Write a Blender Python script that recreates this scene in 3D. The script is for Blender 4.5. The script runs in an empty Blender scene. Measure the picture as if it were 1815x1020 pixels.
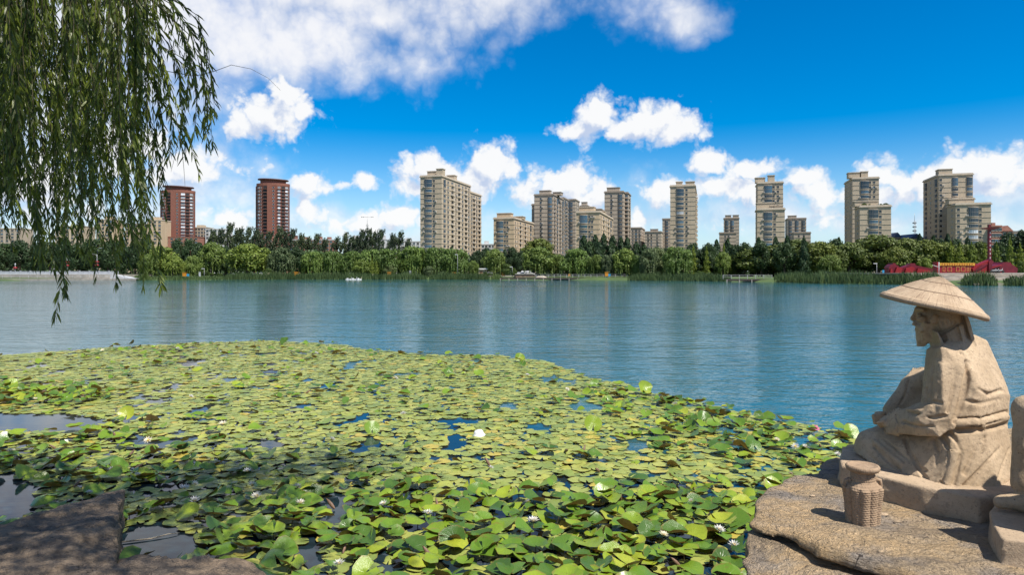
import bpy, bmesh, math, random
import numpy as np
from mathutils import Vector, Matrix

scn = bpy.context.scene
col = scn.collection
R = math.radians
rnd = random.Random(7)

# ------------------------------------------------------------------ camera
F = 1210.0          # focal length in pixels of the 1815 px wide photograph
CU, CV = 907.5, 483.0
CH = 2.5            # eye height above the lake
cam_d = bpy.data.cameras.new('camera')
cam = bpy.data.objects.new('camera', cam_d); col.objects.link(cam)
cam.location = (0, 0, CH); cam.rotation_euler = (R(90), 0, 0)
cam_d.sensor_width = 36.0; cam_d.lens = 36.0 * F / 1815.0
cam_d.shift_y = -(510.0 - CV) / 1815.0
cam_d.clip_start = 0.05; cam_d.clip_end = 9000.0
scn.camera = cam

# ------------------------------------------------------------------ light and exposure
SUN_EL = R(58); SUN_H = Vector((0.70, -0.714)).normalized()
SUN = Vector((SUN_H.x * math.cos(SUN_EL), SUN_H.y * math.cos(SUN_EL), math.sin(SUN_EL)))
sd = bpy.data.lights.new('sun', 'SUN'); sd.energy = 5.0; sd.angle = R(0.53); sd.color = (1.0, 0.945, 0.85)
so = bpy.data.objects.new('sun', sd); col.objects.link(so)
so.rotation_euler = (-SUN).to_track_quat('-Z', 'Y').to_euler()
scn.view_settings.view_transform = 'Standard'; scn.view_settings.look = 'None'
scn.view_settings.exposure = 0.72; scn.view_settings.gamma = 1.0
scn.view_settings.use_curve_mapping = False
try:
    scn.cycles.use_denoising = True
    scn.cycles.max_bounces = 5; scn.cycles.transparent_max_bounces = 6
    scn.cycles.sample_clamp_indirect = 6.0
except Exception:
    pass

# ------------------------------------------------------------------ node helper
class NT:
    def __init__(s, tree): s.t = tree
    def n(s, typ, ins=None, **props):
        nd = s.t.nodes.new(typ)
        for k, v in props.items(): setattr(nd, k, v)
        for k, v in (ins or {}).items():
            sock = nd.inputs[k]
            if isinstance(v, bpy.types.NodeSocket): s.t.links.new(v, sock)
            else: sock.default_value = v
        return nd
    def m(s, op, a, b=None, c=None, clamp=False):
        ins = {0: a}
        if b is not None: ins[1] = b
        if c is not None: ins[2] = c
        return s.n('ShaderNodeMath', ins, operation=op, use_clamp=clamp).outputs[0]
    def v(s, op, a, b=None, scale=None):
        ins = {0: a}
        if b is not None: ins[1] = b
        if scale is not None: ins['Scale'] = scale
        nd = s.n('ShaderNodeVectorMath', ins, operation=op)
        return nd.outputs['Value'] if op in ('LENGTH', 'DOT_PRODUCT', 'DISTANCE') else nd.outputs['Vector']
    def mix(s, f, a, b, blend='MIX'):
        nd = s.n('ShaderNodeMix', None, data_type='RGBA', blend_type=blend)
        for idx, v in ((0, f), (6, a), (7, b)):
            sock = nd.inputs[idx]
            if isinstance(v, bpy.types.NodeSocket): s.t.links.new(v, sock)
            else:
                sock.default_value = (tuple(v) + (1,) if hasattr(v, '__len__') and len(v) == 3 else v)
        return nd.outputs[2]
    def smooth(s, x, lo, hi):
        return s.n('ShaderNodeMapRange', {0: x, 1: lo, 2: hi, 3: 0.0, 4: 1.0}, interpolation_type='SMOOTHSTEP').outputs[0]
    def ramp(s, f, stops, interp='LINEAR'):
        nd = s.n('ShaderNodeValToRGB', {0: f}); cr = nd.color_ramp; cr.interpolation = interp
        while len(cr.elements) < len(stops): cr.elements.new(0.5)
        for e, (p, c) in zip(cr.elements, stops):
            e.position = p; e.color = tuple(c) + (1,) if len(c) == 3 else c
        return nd.outputs[0]
    def noise(s, vec, scale, detail=4, rough=0.55, dist=0.0):
        return s.n('ShaderNodeTexNoise', {'Vector': vec, 'Scale': scale, 'Detail': detail, 'Roughness': rough, 'Distortion': dist})

# ------------------------------------------------------------------ sky: Nishita plus clouds placed by azimuth and elevation
def azel(u, v):
    x, z = (u - CU) / F, (CV - v) / F
    return math.atan(x), math.atan(z / math.sqrt(1 + x * x))

# (u, v, radius across, radius up, strength)  cumulus heaps
CUM = [(475, 200, 78, 46, 1), (500, 172, 46, 36, 1), (435, 222, 44, 30, .9),
       (545, 330, 40, 30, .9), (560, 388, 44, 26, .8), (640, 325, 32, 14, .8), (615, 330, 22, 10, .6),
       (760, 300, 70, 32, 1), (872, 298, 56, 42, 1.1), (830, 318, 70, 40, 1), (740, 335, 40, 28, .9), (940, 338, 40, 30, .9),
       (1015, 330, 68, 42, 1.1), (980, 322, 34, 28, 1), (1050, 345, 50, 40, 1),
       (1058, 205, 46, 42, 1.15), (1158, 218, 66, 34, 1.1), (1030, 226, 48, 26, 1), (1205, 226, 50, 26, 1), (1110, 228, 80, 26, 1),
       (1168, 338, 46, 32, 1), (1255, 288, 46, 24, .9), (1310, 303, 56, 22, .9), (1270, 330, 60, 26, .9), (1330, 345, 55, 26, .8), (1362, 295, 34, 16, .8),
       (1420, 315, 44, 24, .9), (1445, 345, 60, 26, .9), (1560, 312, 46, 26, .9), (1620, 318, 66, 34, 1), (1690, 300, 70, 28, 1),
       (1760, 300, 90, 30, 1), (1830, 310, 80, 34, 1), (1540, 345, 46, 22, .8), (1700, 340, 110, 24, .8),
       (1500, 385, 60, 20, .6), (670, 392, 70, 24, .8), (720, 385, 46, 24, .85), (420, 388, 66, 24, .75), (610, 400, 40, 20, .6),
       (345, 300, 90, 36, .85), (420, 300, 40, 22, .7), (1125, 385, 26, 26, .7), (1290, 400, 50, 16, .6), (1460, 395, 50, 16, .6),
       (180, 250, 130, 70, .8), (60, 330, 110, 60, .8), (2000, 300, 120, 46, 1), (-150, 220, 150, 80, .9)]
# softer, wider banks
BANK = [(420, 40, 170, 80, 1), (560, 60, 150, 75, 1), (600, 92, 110, 34, .8), (700, 20, 180, 46, .8), (870, 5, 120, 36, .65),
        (750, 85, 50, 26, .6), (1170, -4, 120, 30, .45), (1090, 20, 60, 24, .4), (360, 130, 80, 60, .6),
        (300, 20, 190, 110, 1), (330, 330, 130, 70, .7), (430, 345, 70, 60, .55), (90, 120, 260, 160, .8), (520, -60, 420, 90, 1.1),
        (1820, 360, 150, 50, .5), (1300, 370, 160, 30, .4), (1560, 380, 260, 26, .45), (700, 400, 260, 24, .45), (1050, 400, 200, 24, .4), (250, 390, 200, 40, .6)]

world = bpy.data.worlds.new('World'); scn.world = world; world.use_nodes = True
world.cycles.sampling_method = 'MANUAL'; world.cycles.sample_map_resolution = 256
wt = world.node_tree; wt.nodes.clear(); W = NT(wt)

tc = W.n('ShaderNodeTexCoord').outputs['Generated']
sp = W.n('ShaderNodeSeparateXYZ', {0: tc}).outputs
AZ = W.m('ARCTAN2', sp[0], sp[1])
sky = W.n('ShaderNodeTexSky', None, sky_type='NISHITA', sun_disc=False, sun_elevation=SUN_EL,
          sun_rotation=math.atan2(SUN_H.x, SUN_H.y), altitude=300.0, air_density=1.0, dust_density=0.25, ozone_density=2.0)
hs = W.n('ShaderNodeHueSaturation', {'Hue': 0.504, 'Saturation': 1.72, 'Value': 1.0, 'Color': sky.outputs[0]})
hz_ = W.m('MULTIPLY', W.smooth(sp[2], 0.20, -0.03), 0.58)
bg1 = W.n('ShaderNodeBackground', {0: W.mix(hz_, hs.outputs[0], (3.4, 4.9, 7.2)), 1: 0.088})
up_off = (0.013, -0.005, 0.022)
def polar(dd):
    s = W.n('ShaderNodeSeparateXYZ', {0: W.v('NORMALIZE', dd)}).outputs
    return W.n('ShaderNodeCombineXYZ', {0: W.m('ARCTAN2', s[0], s[1]), 1: W.m('ARCSINE', s[2]), 2: 0.0}).outputs[0]
KR = 1 / 1.2
def field(p, blobs):
    acc = None
    for (u, v, ru, rv, st) in blobs:
        a, e = azel(u, v)
        q = W.v('MULTIPLY_ADD', p, (F / ru * KR, F / rv * KR, 0)); q.node.inputs[2].default_value = (-a * F / ru * KR, -e * F / rv * KR, 0)
        b = W.m('MULTIPLY_ADD', W.v('LENGTH', q), -st, st)
        acc = b if acc is None else W.m('SMOOTH_MAX', acc, b, 0.25)
    return acc if acc is not None else W.m('ADD', -5.0, 0.0)
def cloud_shader(cum, bank):
    """clouds of one stretch of sky, over the Nishita blue"""
    w1 = W.v('SCALE', W.v('SUBTRACT', W.noise(tc, 22.0, 4, 0.6).outputs['Color'], (0.5, 0.5, 0.5)), scale=0.035)
    d = W.v('ADD', tc, w1); d1 = W.v('ADD', d, up_off)
    def bil(v): return W.m('SUBTRACT', 0.62, W.n('ShaderNodeTexVoronoi', {'Vector': v, 'Scale': 30.0, 'Detail': 2.5, 'Roughness': 0.5, 'Lacunarity': 2.3}, feature='F1').outputs['Distance'])
    bl0, bl1 = bil(d), bil(d1)
    fine = W.m('MULTIPLY', W.m('SUBTRACT', W.noise(tc, 60.0, 4, 0.65).outputs[0], 0.5), 0.30)
    out = W.smooth(W.m('SUBTRACT', 0.80, sp[1]), 0.0, 0.25)
    gen = W.m('SUBTRACT', W.m('MULTIPLY', W.noise(tc, 5.0, 5, 0.6).outputs[0], 3.0), 1.50)
    gen = W.m('SUBTRACT', gen, W.m('MULTIPLY', W.m('SUBTRACT', 1.0, out), 9.0))
    if cum is None:
        h0 = W.m('MULTIPLY_ADD', bl0, 0.4, gen); h1 = W.m('MULTIPLY_ADD', bl1, 0.4, W.m('SUBTRACT', gen, 0.1))
    else:
        h0 = W.m('MULTIPLY_ADD', bl0, 0.75, W.m('MAXIMUM', field(polar(d), cum), gen)); h1 = W.m('MULTIPLY_ADD', bl1, 0.75, W.m('MAXIMUM', field(polar(d1), cum), W.m('SUBTRACT', gen, 0.1)))
    h0 = W.m('ADD', h0, fine)
    ha = W.m('MULTIPLY', W.smooth(h0, -0.24, 0.36), 0.97)
    lit_h = W.smooth(W.m('SUBTRACT', h0, h1), -0.55, 0.22)
    ccol = W.mix(lit_h, (0.56, 0.65, 0.84), (1.0, 1.0, 1.0)); calpha = ha
    if bank:
        w2 = W.v('SCALE', W.v('SUBTRACT', W.noise(tc, 6.0, 3, 0.6).outputs['Color'], (0.5, 0.5, 0.5)), scale=0.16)
        fb = W.m('SUBTRACT', W.noise(tc, 7.5, 5, 0.52).outputs[0], 0.5); fb1 = W.m('SUBTRACT', W.noise(W.v('ADD', tc, up_off), 7.5, 4, 0.52).outputs[0], 0.5)
        base = field(polar(W.v('ADD', tc, w2)), bank)
        b0 = W.m('MULTIPLY_ADD', bl0, 0.25, W.m('MULTIPLY_ADD', fb, 1.5, base))
        ba = W.m('MULTIPLY', W.smooth(b0, -0.35, 0.75), 0.94)
        lit_b = W.smooth(W.m('ADD', W.m('MULTIPLY', W.m('SUBTRACT', fb, fb1), 1.5), W.m('MULTIPLY', W.m('SUBTRACT', bl0, bl1), .25)), -0.42, 0.22)
        colb = W.mix(lit_b, (0.52, 0.62, 0.86), (0.98, 0.98, 1.0))
        ccol = W.mix(ha, colb, ccol); calpha = W.m('MAXIMUM', ha, ba)
    calpha = W.m('MULTIPLY', calpha, W.smooth(sp[2], -0.01, 0.06))
    bg2 = W.n('ShaderNodeBackground', {0: ccol, 1: 0.60})
    return W.n('ShaderNodeMixShader', {0: calpha, 1: bg1.outputs[0], 2: bg2.outputs[0]}).outputs[0]
# the sky is worked out stretch by stretch so that each ray meets only the clouds near it
CUTS = [-400, 330, 620, 900, 1240, 2300]
def sector(i):
    lo, hi = CUTS[i], CUTS[i + 1]
    near = lambda B: [b for b in B if b[0] + b[2] * 1.9 + 40 > lo and b[0] - b[2] * 1.9 - 40 < hi]
    return cloud_shader(near(CUM), near(BANK))
shd = sector(0)
for i in range(1, len(CUTS) - 1):
    shd = W.n('ShaderNodeMixShader', {0: W.m('GREATER_THAN', AZ, azel(CUTS[i], 300)[0]), 1: shd, 2: sector(i)}).outputs[0]
inframe = W.m('MULTIPLY', W.m('LESS_THAN', W.m('ABSOLUTE', AZ), 0.85), W.m('LESS_THAN', sp[2], 0.50))
ms = W.n('ShaderNodeMixShader', {0: inframe, 1: cloud_shader(None, None), 2: shd})
wo = W.n('ShaderNodeOutputWorld', {0: ms.outputs[0]})

# ------------------------------------------------------------------ materials
MATS = {}
KA = 0.76          # base colours below are written a little bright; this brings them to real albedos
def ka(c): return tuple(x * KA for x in c)
def newmat(name):
    m = bpy.data.materials.new(name); m.use_nodes = True
    t = m.node_tree; N = NT(t)
    return m, N, t.nodes['Principled BSDF'], t.nodes['Material Output']
def pm(name, c, rough=0.7, var=None, bump=None, spec=0.4, metal=0.0, c2=None, coord='Object'):
    """plain procedural material: colour varied by noise, optional bump"""
    m, N, b, o = newmat(name)
    tcn = N.n('ShaderNodeTexCoord').outputs[coord]
    sc, am = var or (3.0, 0.25)
    f = N.noise(tcn, sc, 5, 0.6).outputs[0]
    f = N.smooth(f, 0.3, 0.7)
    c = ka(c); c2 = ka(c2) if c2 else None
    lo = c2 if c2 else tuple(x * (1 - am) for x in c)
    hi = c if c2 else tuple(min(1, x * (1 + am * 0.6)) for x in c)
    N.t.links.new(N.mix(f, lo, hi), b.inputs['Base Color'])
    b.inputs['Roughness'].default_value = rough; b.inputs['Specular IOR Level'].default_value = spec
    b.inputs['Metallic'].default_value = metal
    if bump:
        bs, st, di = bump
        bn = N.noise(tcn, bs, 6, 0.65).outputs[0]
        bp = N.n('ShaderNodeBump', {'Strength': st, 'Distance': di, 'Height': bn})
        N.t.links.new(bp.outputs[0], b.inputs['Normal'])
    MATS[name] = m
    return m
def leafmat(name, c, c2, trans=0.25, rough=0.55, spec=0.3):
    m, N, b, o = newmat(name)
    at = N.n('ShaderNodeAttribute', None, attribute_name='tint').outputs['Fac']
    ob = N.n('ShaderNodeObjectInfo').outputs['Random']
    base = N.mix(at, ka(c2), ka(c))
    base = N.mix(1.0, base, N.ramp(ob, [(0, (.78, .80, .8)), (0.5, (1, 1, 1)), (1, (1.2, 1.12, .9))]), 'MULTIPLY')
    N.t.links.new(base, b.inputs['Base Color'])
    b.inputs['Roughness'].default_value = rough; b.inputs['Specular IOR Level'].default_value = spec
    tr = N.n('ShaderNodeBsdfTranslucent', {0: base})
    mx = N.n('ShaderNodeMixShader', {0: trans, 1: b.outputs[0], 2: tr.outputs[0]})
    N.t.links.new(mx.outputs[0], o.inputs[0])
    MATS[name] = m
    return m

# ------------------------------------------------------------------ geometry helpers
def P(u, v, Y):
    return Vector(((u - CU) / F * Y, Y, CH - (v - CV) / F * Y))
def G(u, v, z=0.0):
    Y = (CH - z) * F / (v - CV)
    return Vector(((u - CU) / F * Y, Y, z))
def ux(u, Y): return (u - CU) / F * Y
def vz(v, Y): return CH - (v - CV) / F * Y

class MB:
    """collects simple shapes into one mesh"""
    def __init__(s): s.v = []; s.f = []; s.mi = []; s.sm = []
    def add(s, vs, fs, mi=0, smooth=False):
        o = len(s.v); s.v += [tuple(p) for p in vs]
        for f in fs: s.f.append(tuple(i + o for i in f)); s.mi.append(mi); s.sm.append(smooth)
        return s
    def box(s, x0, x1, y0, y1, z0, z1, mi=0):
        vs = [(x, y, z) for z in (z0, z1) for y in (y0, y1) for x in (x0, x1)]
        return s.add(vs, [(0, 2, 3, 1), (4, 5, 7, 6), (0, 1, 5, 4), (2, 6, 7, 3), (0, 4, 6, 2), (1, 3, 7, 5)], mi)
    def ring(s, x0, x1, y0, y1, z0, z1, t, mi=0):
        """a band round a rectangle, projecting t"""
        return s.box(x0 - t, x1 + t, y0 - t, y1 + t, z0, z1, mi)
    def prism(s, poly, z0, z1, mi=0):
        n = len(poly)
        vs = [(x, y, z0) for x, y in poly] + [(x, y, z1) for x, y in poly]
        fs = [tuple(range(n - 1, -1, -1)), tuple(range(n, 2 * n))] + [(i, (i + 1) % n, (i + 1) % n + n, i + n) for i in range(n)]
        return s.add(vs, fs, mi)
    def tube(s, path, rad, seg=6, mi=0, caps=True):
        path = [Vector(p) for p in path]; n = len(path)
        if not hasattr(rad, '__len__'): rad = [rad] * n
        vs = []; up = Vector((0.3, 0.2, 1)).normalized()
        for i, p in enumerate(path):
            d = (path[min(i + 1, n - 1)] - path[max(i - 1, 0)]).normalized()
            a = d.cross(up)
            if a.length < 1e-3: a = d.cross(Vector((1, 0, 0)))
            a.normalize(); b = d.cross(a)
            for k in range(seg):
                t = 2 * math.pi * k / seg
                vs.append(p + (a * math.cos(t) + b * math.sin(t)) * rad[i])
        fs = [(i * seg + k, i * seg + (k + 1) % seg, (i + 1) * seg + (k + 1) % seg, (i + 1) * seg + k) for i in range(n - 1) for k in range(seg)]
        if caps: fs += [tuple(range(seg - 1, -1, -1)), tuple((n - 1) * seg + k for k in range(seg))]
        return s.add(vs, fs, mi, True)
    def lathe(s, prof, seg=24, c=(0, 0, 0), mi=0, smooth=True):
        vs = []; n = len(prof)
        for r, z in prof:
            for k in range(seg):
                t = 2 * math.pi * k / seg
                vs.append((c[0] + r * math.cos(t), c[1] + r * math.sin(t), c[2] + z))
        fs = [(i * seg + k, i * seg + (k + 1) % seg, (i + 1) * seg + (k + 1) % seg, (i + 1) * seg + k) for i in range(n - 1) for k in range(seg)]
        fs += [tuple(range(seg - 1, -1, -1)), tuple((n - 1) * seg + k for k in range(seg))]
        return s.add(vs, fs, mi, smooth)
    def mesh(s, name, mats):
        me = bpy.data.meshes.new(name)
        me.from_pydata(s.v, [], s.f)
        for m in (mats if isinstance(mats, (list, tuple)) else [mats]): me.materials.append(m)
        me.polygons.foreach_set('material_index', s.mi); me.polygons.foreach_set('use_smooth', s.sm)
        me.update(); return me
    def build(s, name, mats, parent=None, loc=None):
        return obj(name, s.mesh(name, mats), parent, loc)

def obj(name, me, parent=None, loc=None, rz=0.0, scale=None):
    o = bpy.data.objects.new(name, me); col.objects.link(o)
    if parent is not None: o.parent = parent
    if loc is not None: o.location = loc
    if rz: o.rotation_euler = (0, 0, rz)
    if scale is not None: o.scale = scale
    return o
def empty(name, loc=(0, 0, 0), rz=0.0): 
    o = obj(name, None, None, loc, rz); o.empty_display_size = 0.2; return o
def tag(o, label=None, cat=None, group=None, kind=None):
    if label: o['label'] = label
    if cat: o['category'] = cat
    if group: o['group'] = group
    if kind: o['kind'] = kind
    return o
def npmesh(name, verts, faces, mat, smooth=False, attr=None, uv=None):
    """fast mesh from numpy arrays (faces all quads or all tris); attr: per-vertex float 'tint'"""
    verts = np.asarray(verts, np.float32); faces = np.asarray(faces, np.int32)
    k = faces.shape[1]; me = bpy.data.meshes.new(name)
    me.vertices.add(len(verts)); me.vertices.foreach_set('co', verts.ravel())
    me.loops.add(faces.size); me.loops.foreach_set('vertex_index', faces.ravel())
    me.polygons.add(len(faces)); me.polygons.foreach_set('loop_start', np.arange(0, faces.size, k, dtype=np.int32))
    me.polygons.foreach_set('loop_total', np.full(len(faces), k, np.int32))
    if smooth: me.polygons.foreach_set('use_smooth', np.ones(len(faces), bool))
    if attr is not None:
        a = me.attributes.new('tint', 'FLOAT', 'POINT'); a.data.foreach_set('value', np.asarray(attr, np.float32))
    if uv is not None:
        l = me.uv_layers.new(name='UVMap'); l.data.foreach_set('uv', np.asarray(uv, np.float32)[faces.ravel()].ravel())
    me.materials.append(mat); me.update(calc_edges=True); me.validate(); return me
ORD = ['first', 'second', 'third', 'fourth', 'fifth', 'sixth', 'seventh', 'eighth', 'ninth', 'tenth', 'eleventh', 'twelfth', 'thirteenth',
       'fourteenth', 'fifteenth', 'sixteenth', 'seventeenth', 'eighteenth', 'nineteenth', 'twentieth', 'twenty-first', 'twenty-second', 'twenty-third', 'twenty-fourth', 'twenty-fifth',
       'twenty-sixth', 'twenty-seventh', 'twenty-eighth', 'twenty-ninth', 'thirtieth', 'thirty-first', 'thirty-second', 'thirty-third', 'thirty-fourth', 'thirty-fifth'] + ['%d%s' % (i, {1: 'st', 2: 'nd', 3: 'rd'}.get(i % 10, 'th')) for i in range(36, 100)]

# numpy value noise, fractal
def vnoise(p, seed=0):
    p = np.asarray(p, np.float32); i = np.floor(p).astype(np.int64); f = (p - i).astype(np.float32); f = f * f * (3 - 2 * f)
    def h(ix, iy, iz):
        n = (ix * 374761393 + iy * 668265263 + iz * 2147483647 + seed * 974634777) & 0xffffffff
        n = ((n ^ (n >> 13)) * 1274126177) & 0xffffffff
        n = (n ^ (n >> 16)) & 0xffff
        return n.astype(np.float32) / 65535.0
    x, y, z = i[..., 0], i[..., 1], i[..., 2]; fx, fy, fz = f[..., 0], f[..., 1], f[..., 2]
    def L(a, b, t): return a + (b - a) * t
    c = [[L(h(x, y + b, z + c_), h(x + 1, y + b, z + c_), fx) for b in (0, 1)] for c_ in (0, 1)]
    return L(L(c[0][0], c[0][1], fy), L(c[1][0], c[1][1], fy), fz)
def fbm(p, octs=4, seed=0, gain=0.5):
    p = np.asarray(p, np.float32); a = 1.0; t = 0; s = 0
    for o in range(octs):
        t = t + a * (vnoise(p, seed + o) - 0.5); s += a; a *= gain; p = p * 2.03
    return t / s * 2
# ================================================================== LAKE AND FAR SHORE
VSH = [(-900, 499), (-200, 498), (0, 498), (235, 497.5), (400, 496.6), (600, 496), (880, 496.2), (1110, 497.5), (1290, 499.5), (1380, 500.8), (1450, 503), (1600, 504.5), (1700, 506), (1815, 507), (2100, 509), (2700, 511)]
def vsh(u): return float(np.interp(u, [a for a, b in VSH], [b for a, b in VSH]))
def shoreY(u): return CH * F / (vsh(u) - CV)

def make_water():
    m, N, b, o = newmat('lake_water')
    tcn = N.n('ShaderNodeTexCoord').outputs['Object']
    wind = N.n('ShaderNodeMapping', {'Vector': tcn, 'Scale': (0.42, 1.0, 1.0), 'Rotation': (0, 0, R(7))}).outputs[0]
    n1 = N.noise(wind, 1.9, 3, 0.55, 0.3).outputs[0]
    n2 = N.noise(wind, 6.5, 3, 0.6, 0.2).outputs[0]
    n3 = N.noise(wind, 0.35, 2, 0.5).outputs[0]
    patch = N.smooth(N.noise(N.n('ShaderNodeMapping', {'Vector': tcn, 'Scale': (0.3, 1, 1)}).outputs[0], 0.045, 3, 0.5).outputs[0], 0.35, 0.65)
    h = N.m('MULTIPLY_ADD', n2, 0.30, N.m('MULTIPLY_ADD', n3, 1.2, n1))
    sep_y = N.n('ShaderNodeSeparateXYZ', {0: tcn}).outputs[1]
    st = N.m('MULTIPLY_ADD', patch, 0.35, 0.50)
    sx_ = N.n('ShaderNodeSeparateXYZ', {0: tcn}).outputs
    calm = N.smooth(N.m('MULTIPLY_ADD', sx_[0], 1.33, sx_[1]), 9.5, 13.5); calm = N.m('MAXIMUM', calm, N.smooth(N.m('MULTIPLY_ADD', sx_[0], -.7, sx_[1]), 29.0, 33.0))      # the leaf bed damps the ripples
    st = N.m('MULTIPLY', st, N.m('MULTIPLY_ADD', calm, .93, .07))
    bp = N.n('ShaderNodeBump', {'Strength': st, 'Distance': 0.075, 'Height': h})
    # darker base colour inside the leaf bed, teal in the open lake
    cn = N.noise(tcn, 0.05, 3, 0.5).outputs[0]
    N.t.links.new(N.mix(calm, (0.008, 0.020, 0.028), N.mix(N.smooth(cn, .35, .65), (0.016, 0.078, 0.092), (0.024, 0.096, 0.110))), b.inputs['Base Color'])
    b.inputs['Roughness'].default_value = 0.06; b.inputs['IOR'].default_value = 1.33; b.inputs['Specular IOR Level'].default_value = 0.5
    N.t.links.new(bp.outputs[0], b.inputs['Normal'])
    return m
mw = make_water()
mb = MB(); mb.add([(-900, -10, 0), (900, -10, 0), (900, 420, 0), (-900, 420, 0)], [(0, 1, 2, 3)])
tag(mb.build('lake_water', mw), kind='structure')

grass = pm('grass_ground', (0.085, 0.135, 0.035), 0.9, (0.12, 0.45), (2.0, 0.5, 0.1), c2=(0.05, 0.085, 0.025))
us = np.linspace(-900, 2700, 120)
prof = [(-3.0, -0.9), (0.0, 0.05), (1.5, 0.55), (5.0, 0.85), (14, 1.0), (60, 1.2), (400, 1.3), (3500, 1.3)]
vs = []; fs = []
for u in us:
    Y = shoreY(u)
    for dY, z in prof:
        yy = Y + dY; vs.append((ux(u, yy), yy, z))
k = len(prof)
for i in range(len(us) - 1):
    for j in range(k - 1):
        a = i * k + j; fs.append((a, a + k, a + k + 1, a + 1))
mb = MB(); mb.add(vs, fs, 0, True); tag(mb.build('far_bank_ground', grass), kind='structure')
def gz(u, Y):
    d = Y - shoreY(u); return float(np.interp(d, [a for a, b in prof], [b for a, b in prof]))

# ------------------------------------------------------------------ tree prototypes (unit height, unit width)
LM = {
 'willow': leafmat('willow_leaves', (0.22, 0.30, 0.060), (0.095, 0.15, 0.032)),
 'weeping': leafmat('weeping_leaves', (0.185, 0.28, 0.060), (0.075, 0.135, 0.030)),
 'grey': leafmat('grey_willow_leaves', (0.165, 0.22, 0.090), (0.07, 0.11, 0.045)),
 'olive': leafmat('broad_leaves', (0.17, 0.215, 0.045), (0.07, 0.105, 0.025)),
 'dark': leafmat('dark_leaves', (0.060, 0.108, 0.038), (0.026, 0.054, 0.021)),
 'conifer': leafmat('conifer_needles', (0.046, 0.092, 0.032), (0.020, 0.046, 0.017)),
 'poplar': leafmat('poplar_leaves', (0.085, 0.120, 0.056), (0.036, 0.060, 0.032)),
 'slender': leafmat('yellow_green_leaves', (0.22, 0.28, 0.035), (0.11, 0.16, 0.022)),
 'bush': leafmat('bush_leaves', (0.11, 0.17, 0.035), (0.05, 0.09, 0.02)),
}
bark = pm('bark', (0.10, 0.075, 0.055), 0.9, (4, 0.4), (20, 0.6, 0.03))
def cards(c, nrm, up, w, h, tint):
    """quads: centres c, normals nrm, long axis up, half sizes w,h"""
    t = np.cross(up, nrm); t /= (np.linalg.norm(t, axis=1, keepdims=True) + 1e-9)
    b = np.cross(nrm, t)
    w = w[:, None]; h = h[:, None]
    V = np.stack([c - b * h, c + t * w, c + b * h, c - t * w], 1).reshape(-1, 3)
    Fq = np.arange(len(c) * 4).reshape(-1, 4)
    return V, Fq, np.repeat(tint, 4)
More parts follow.
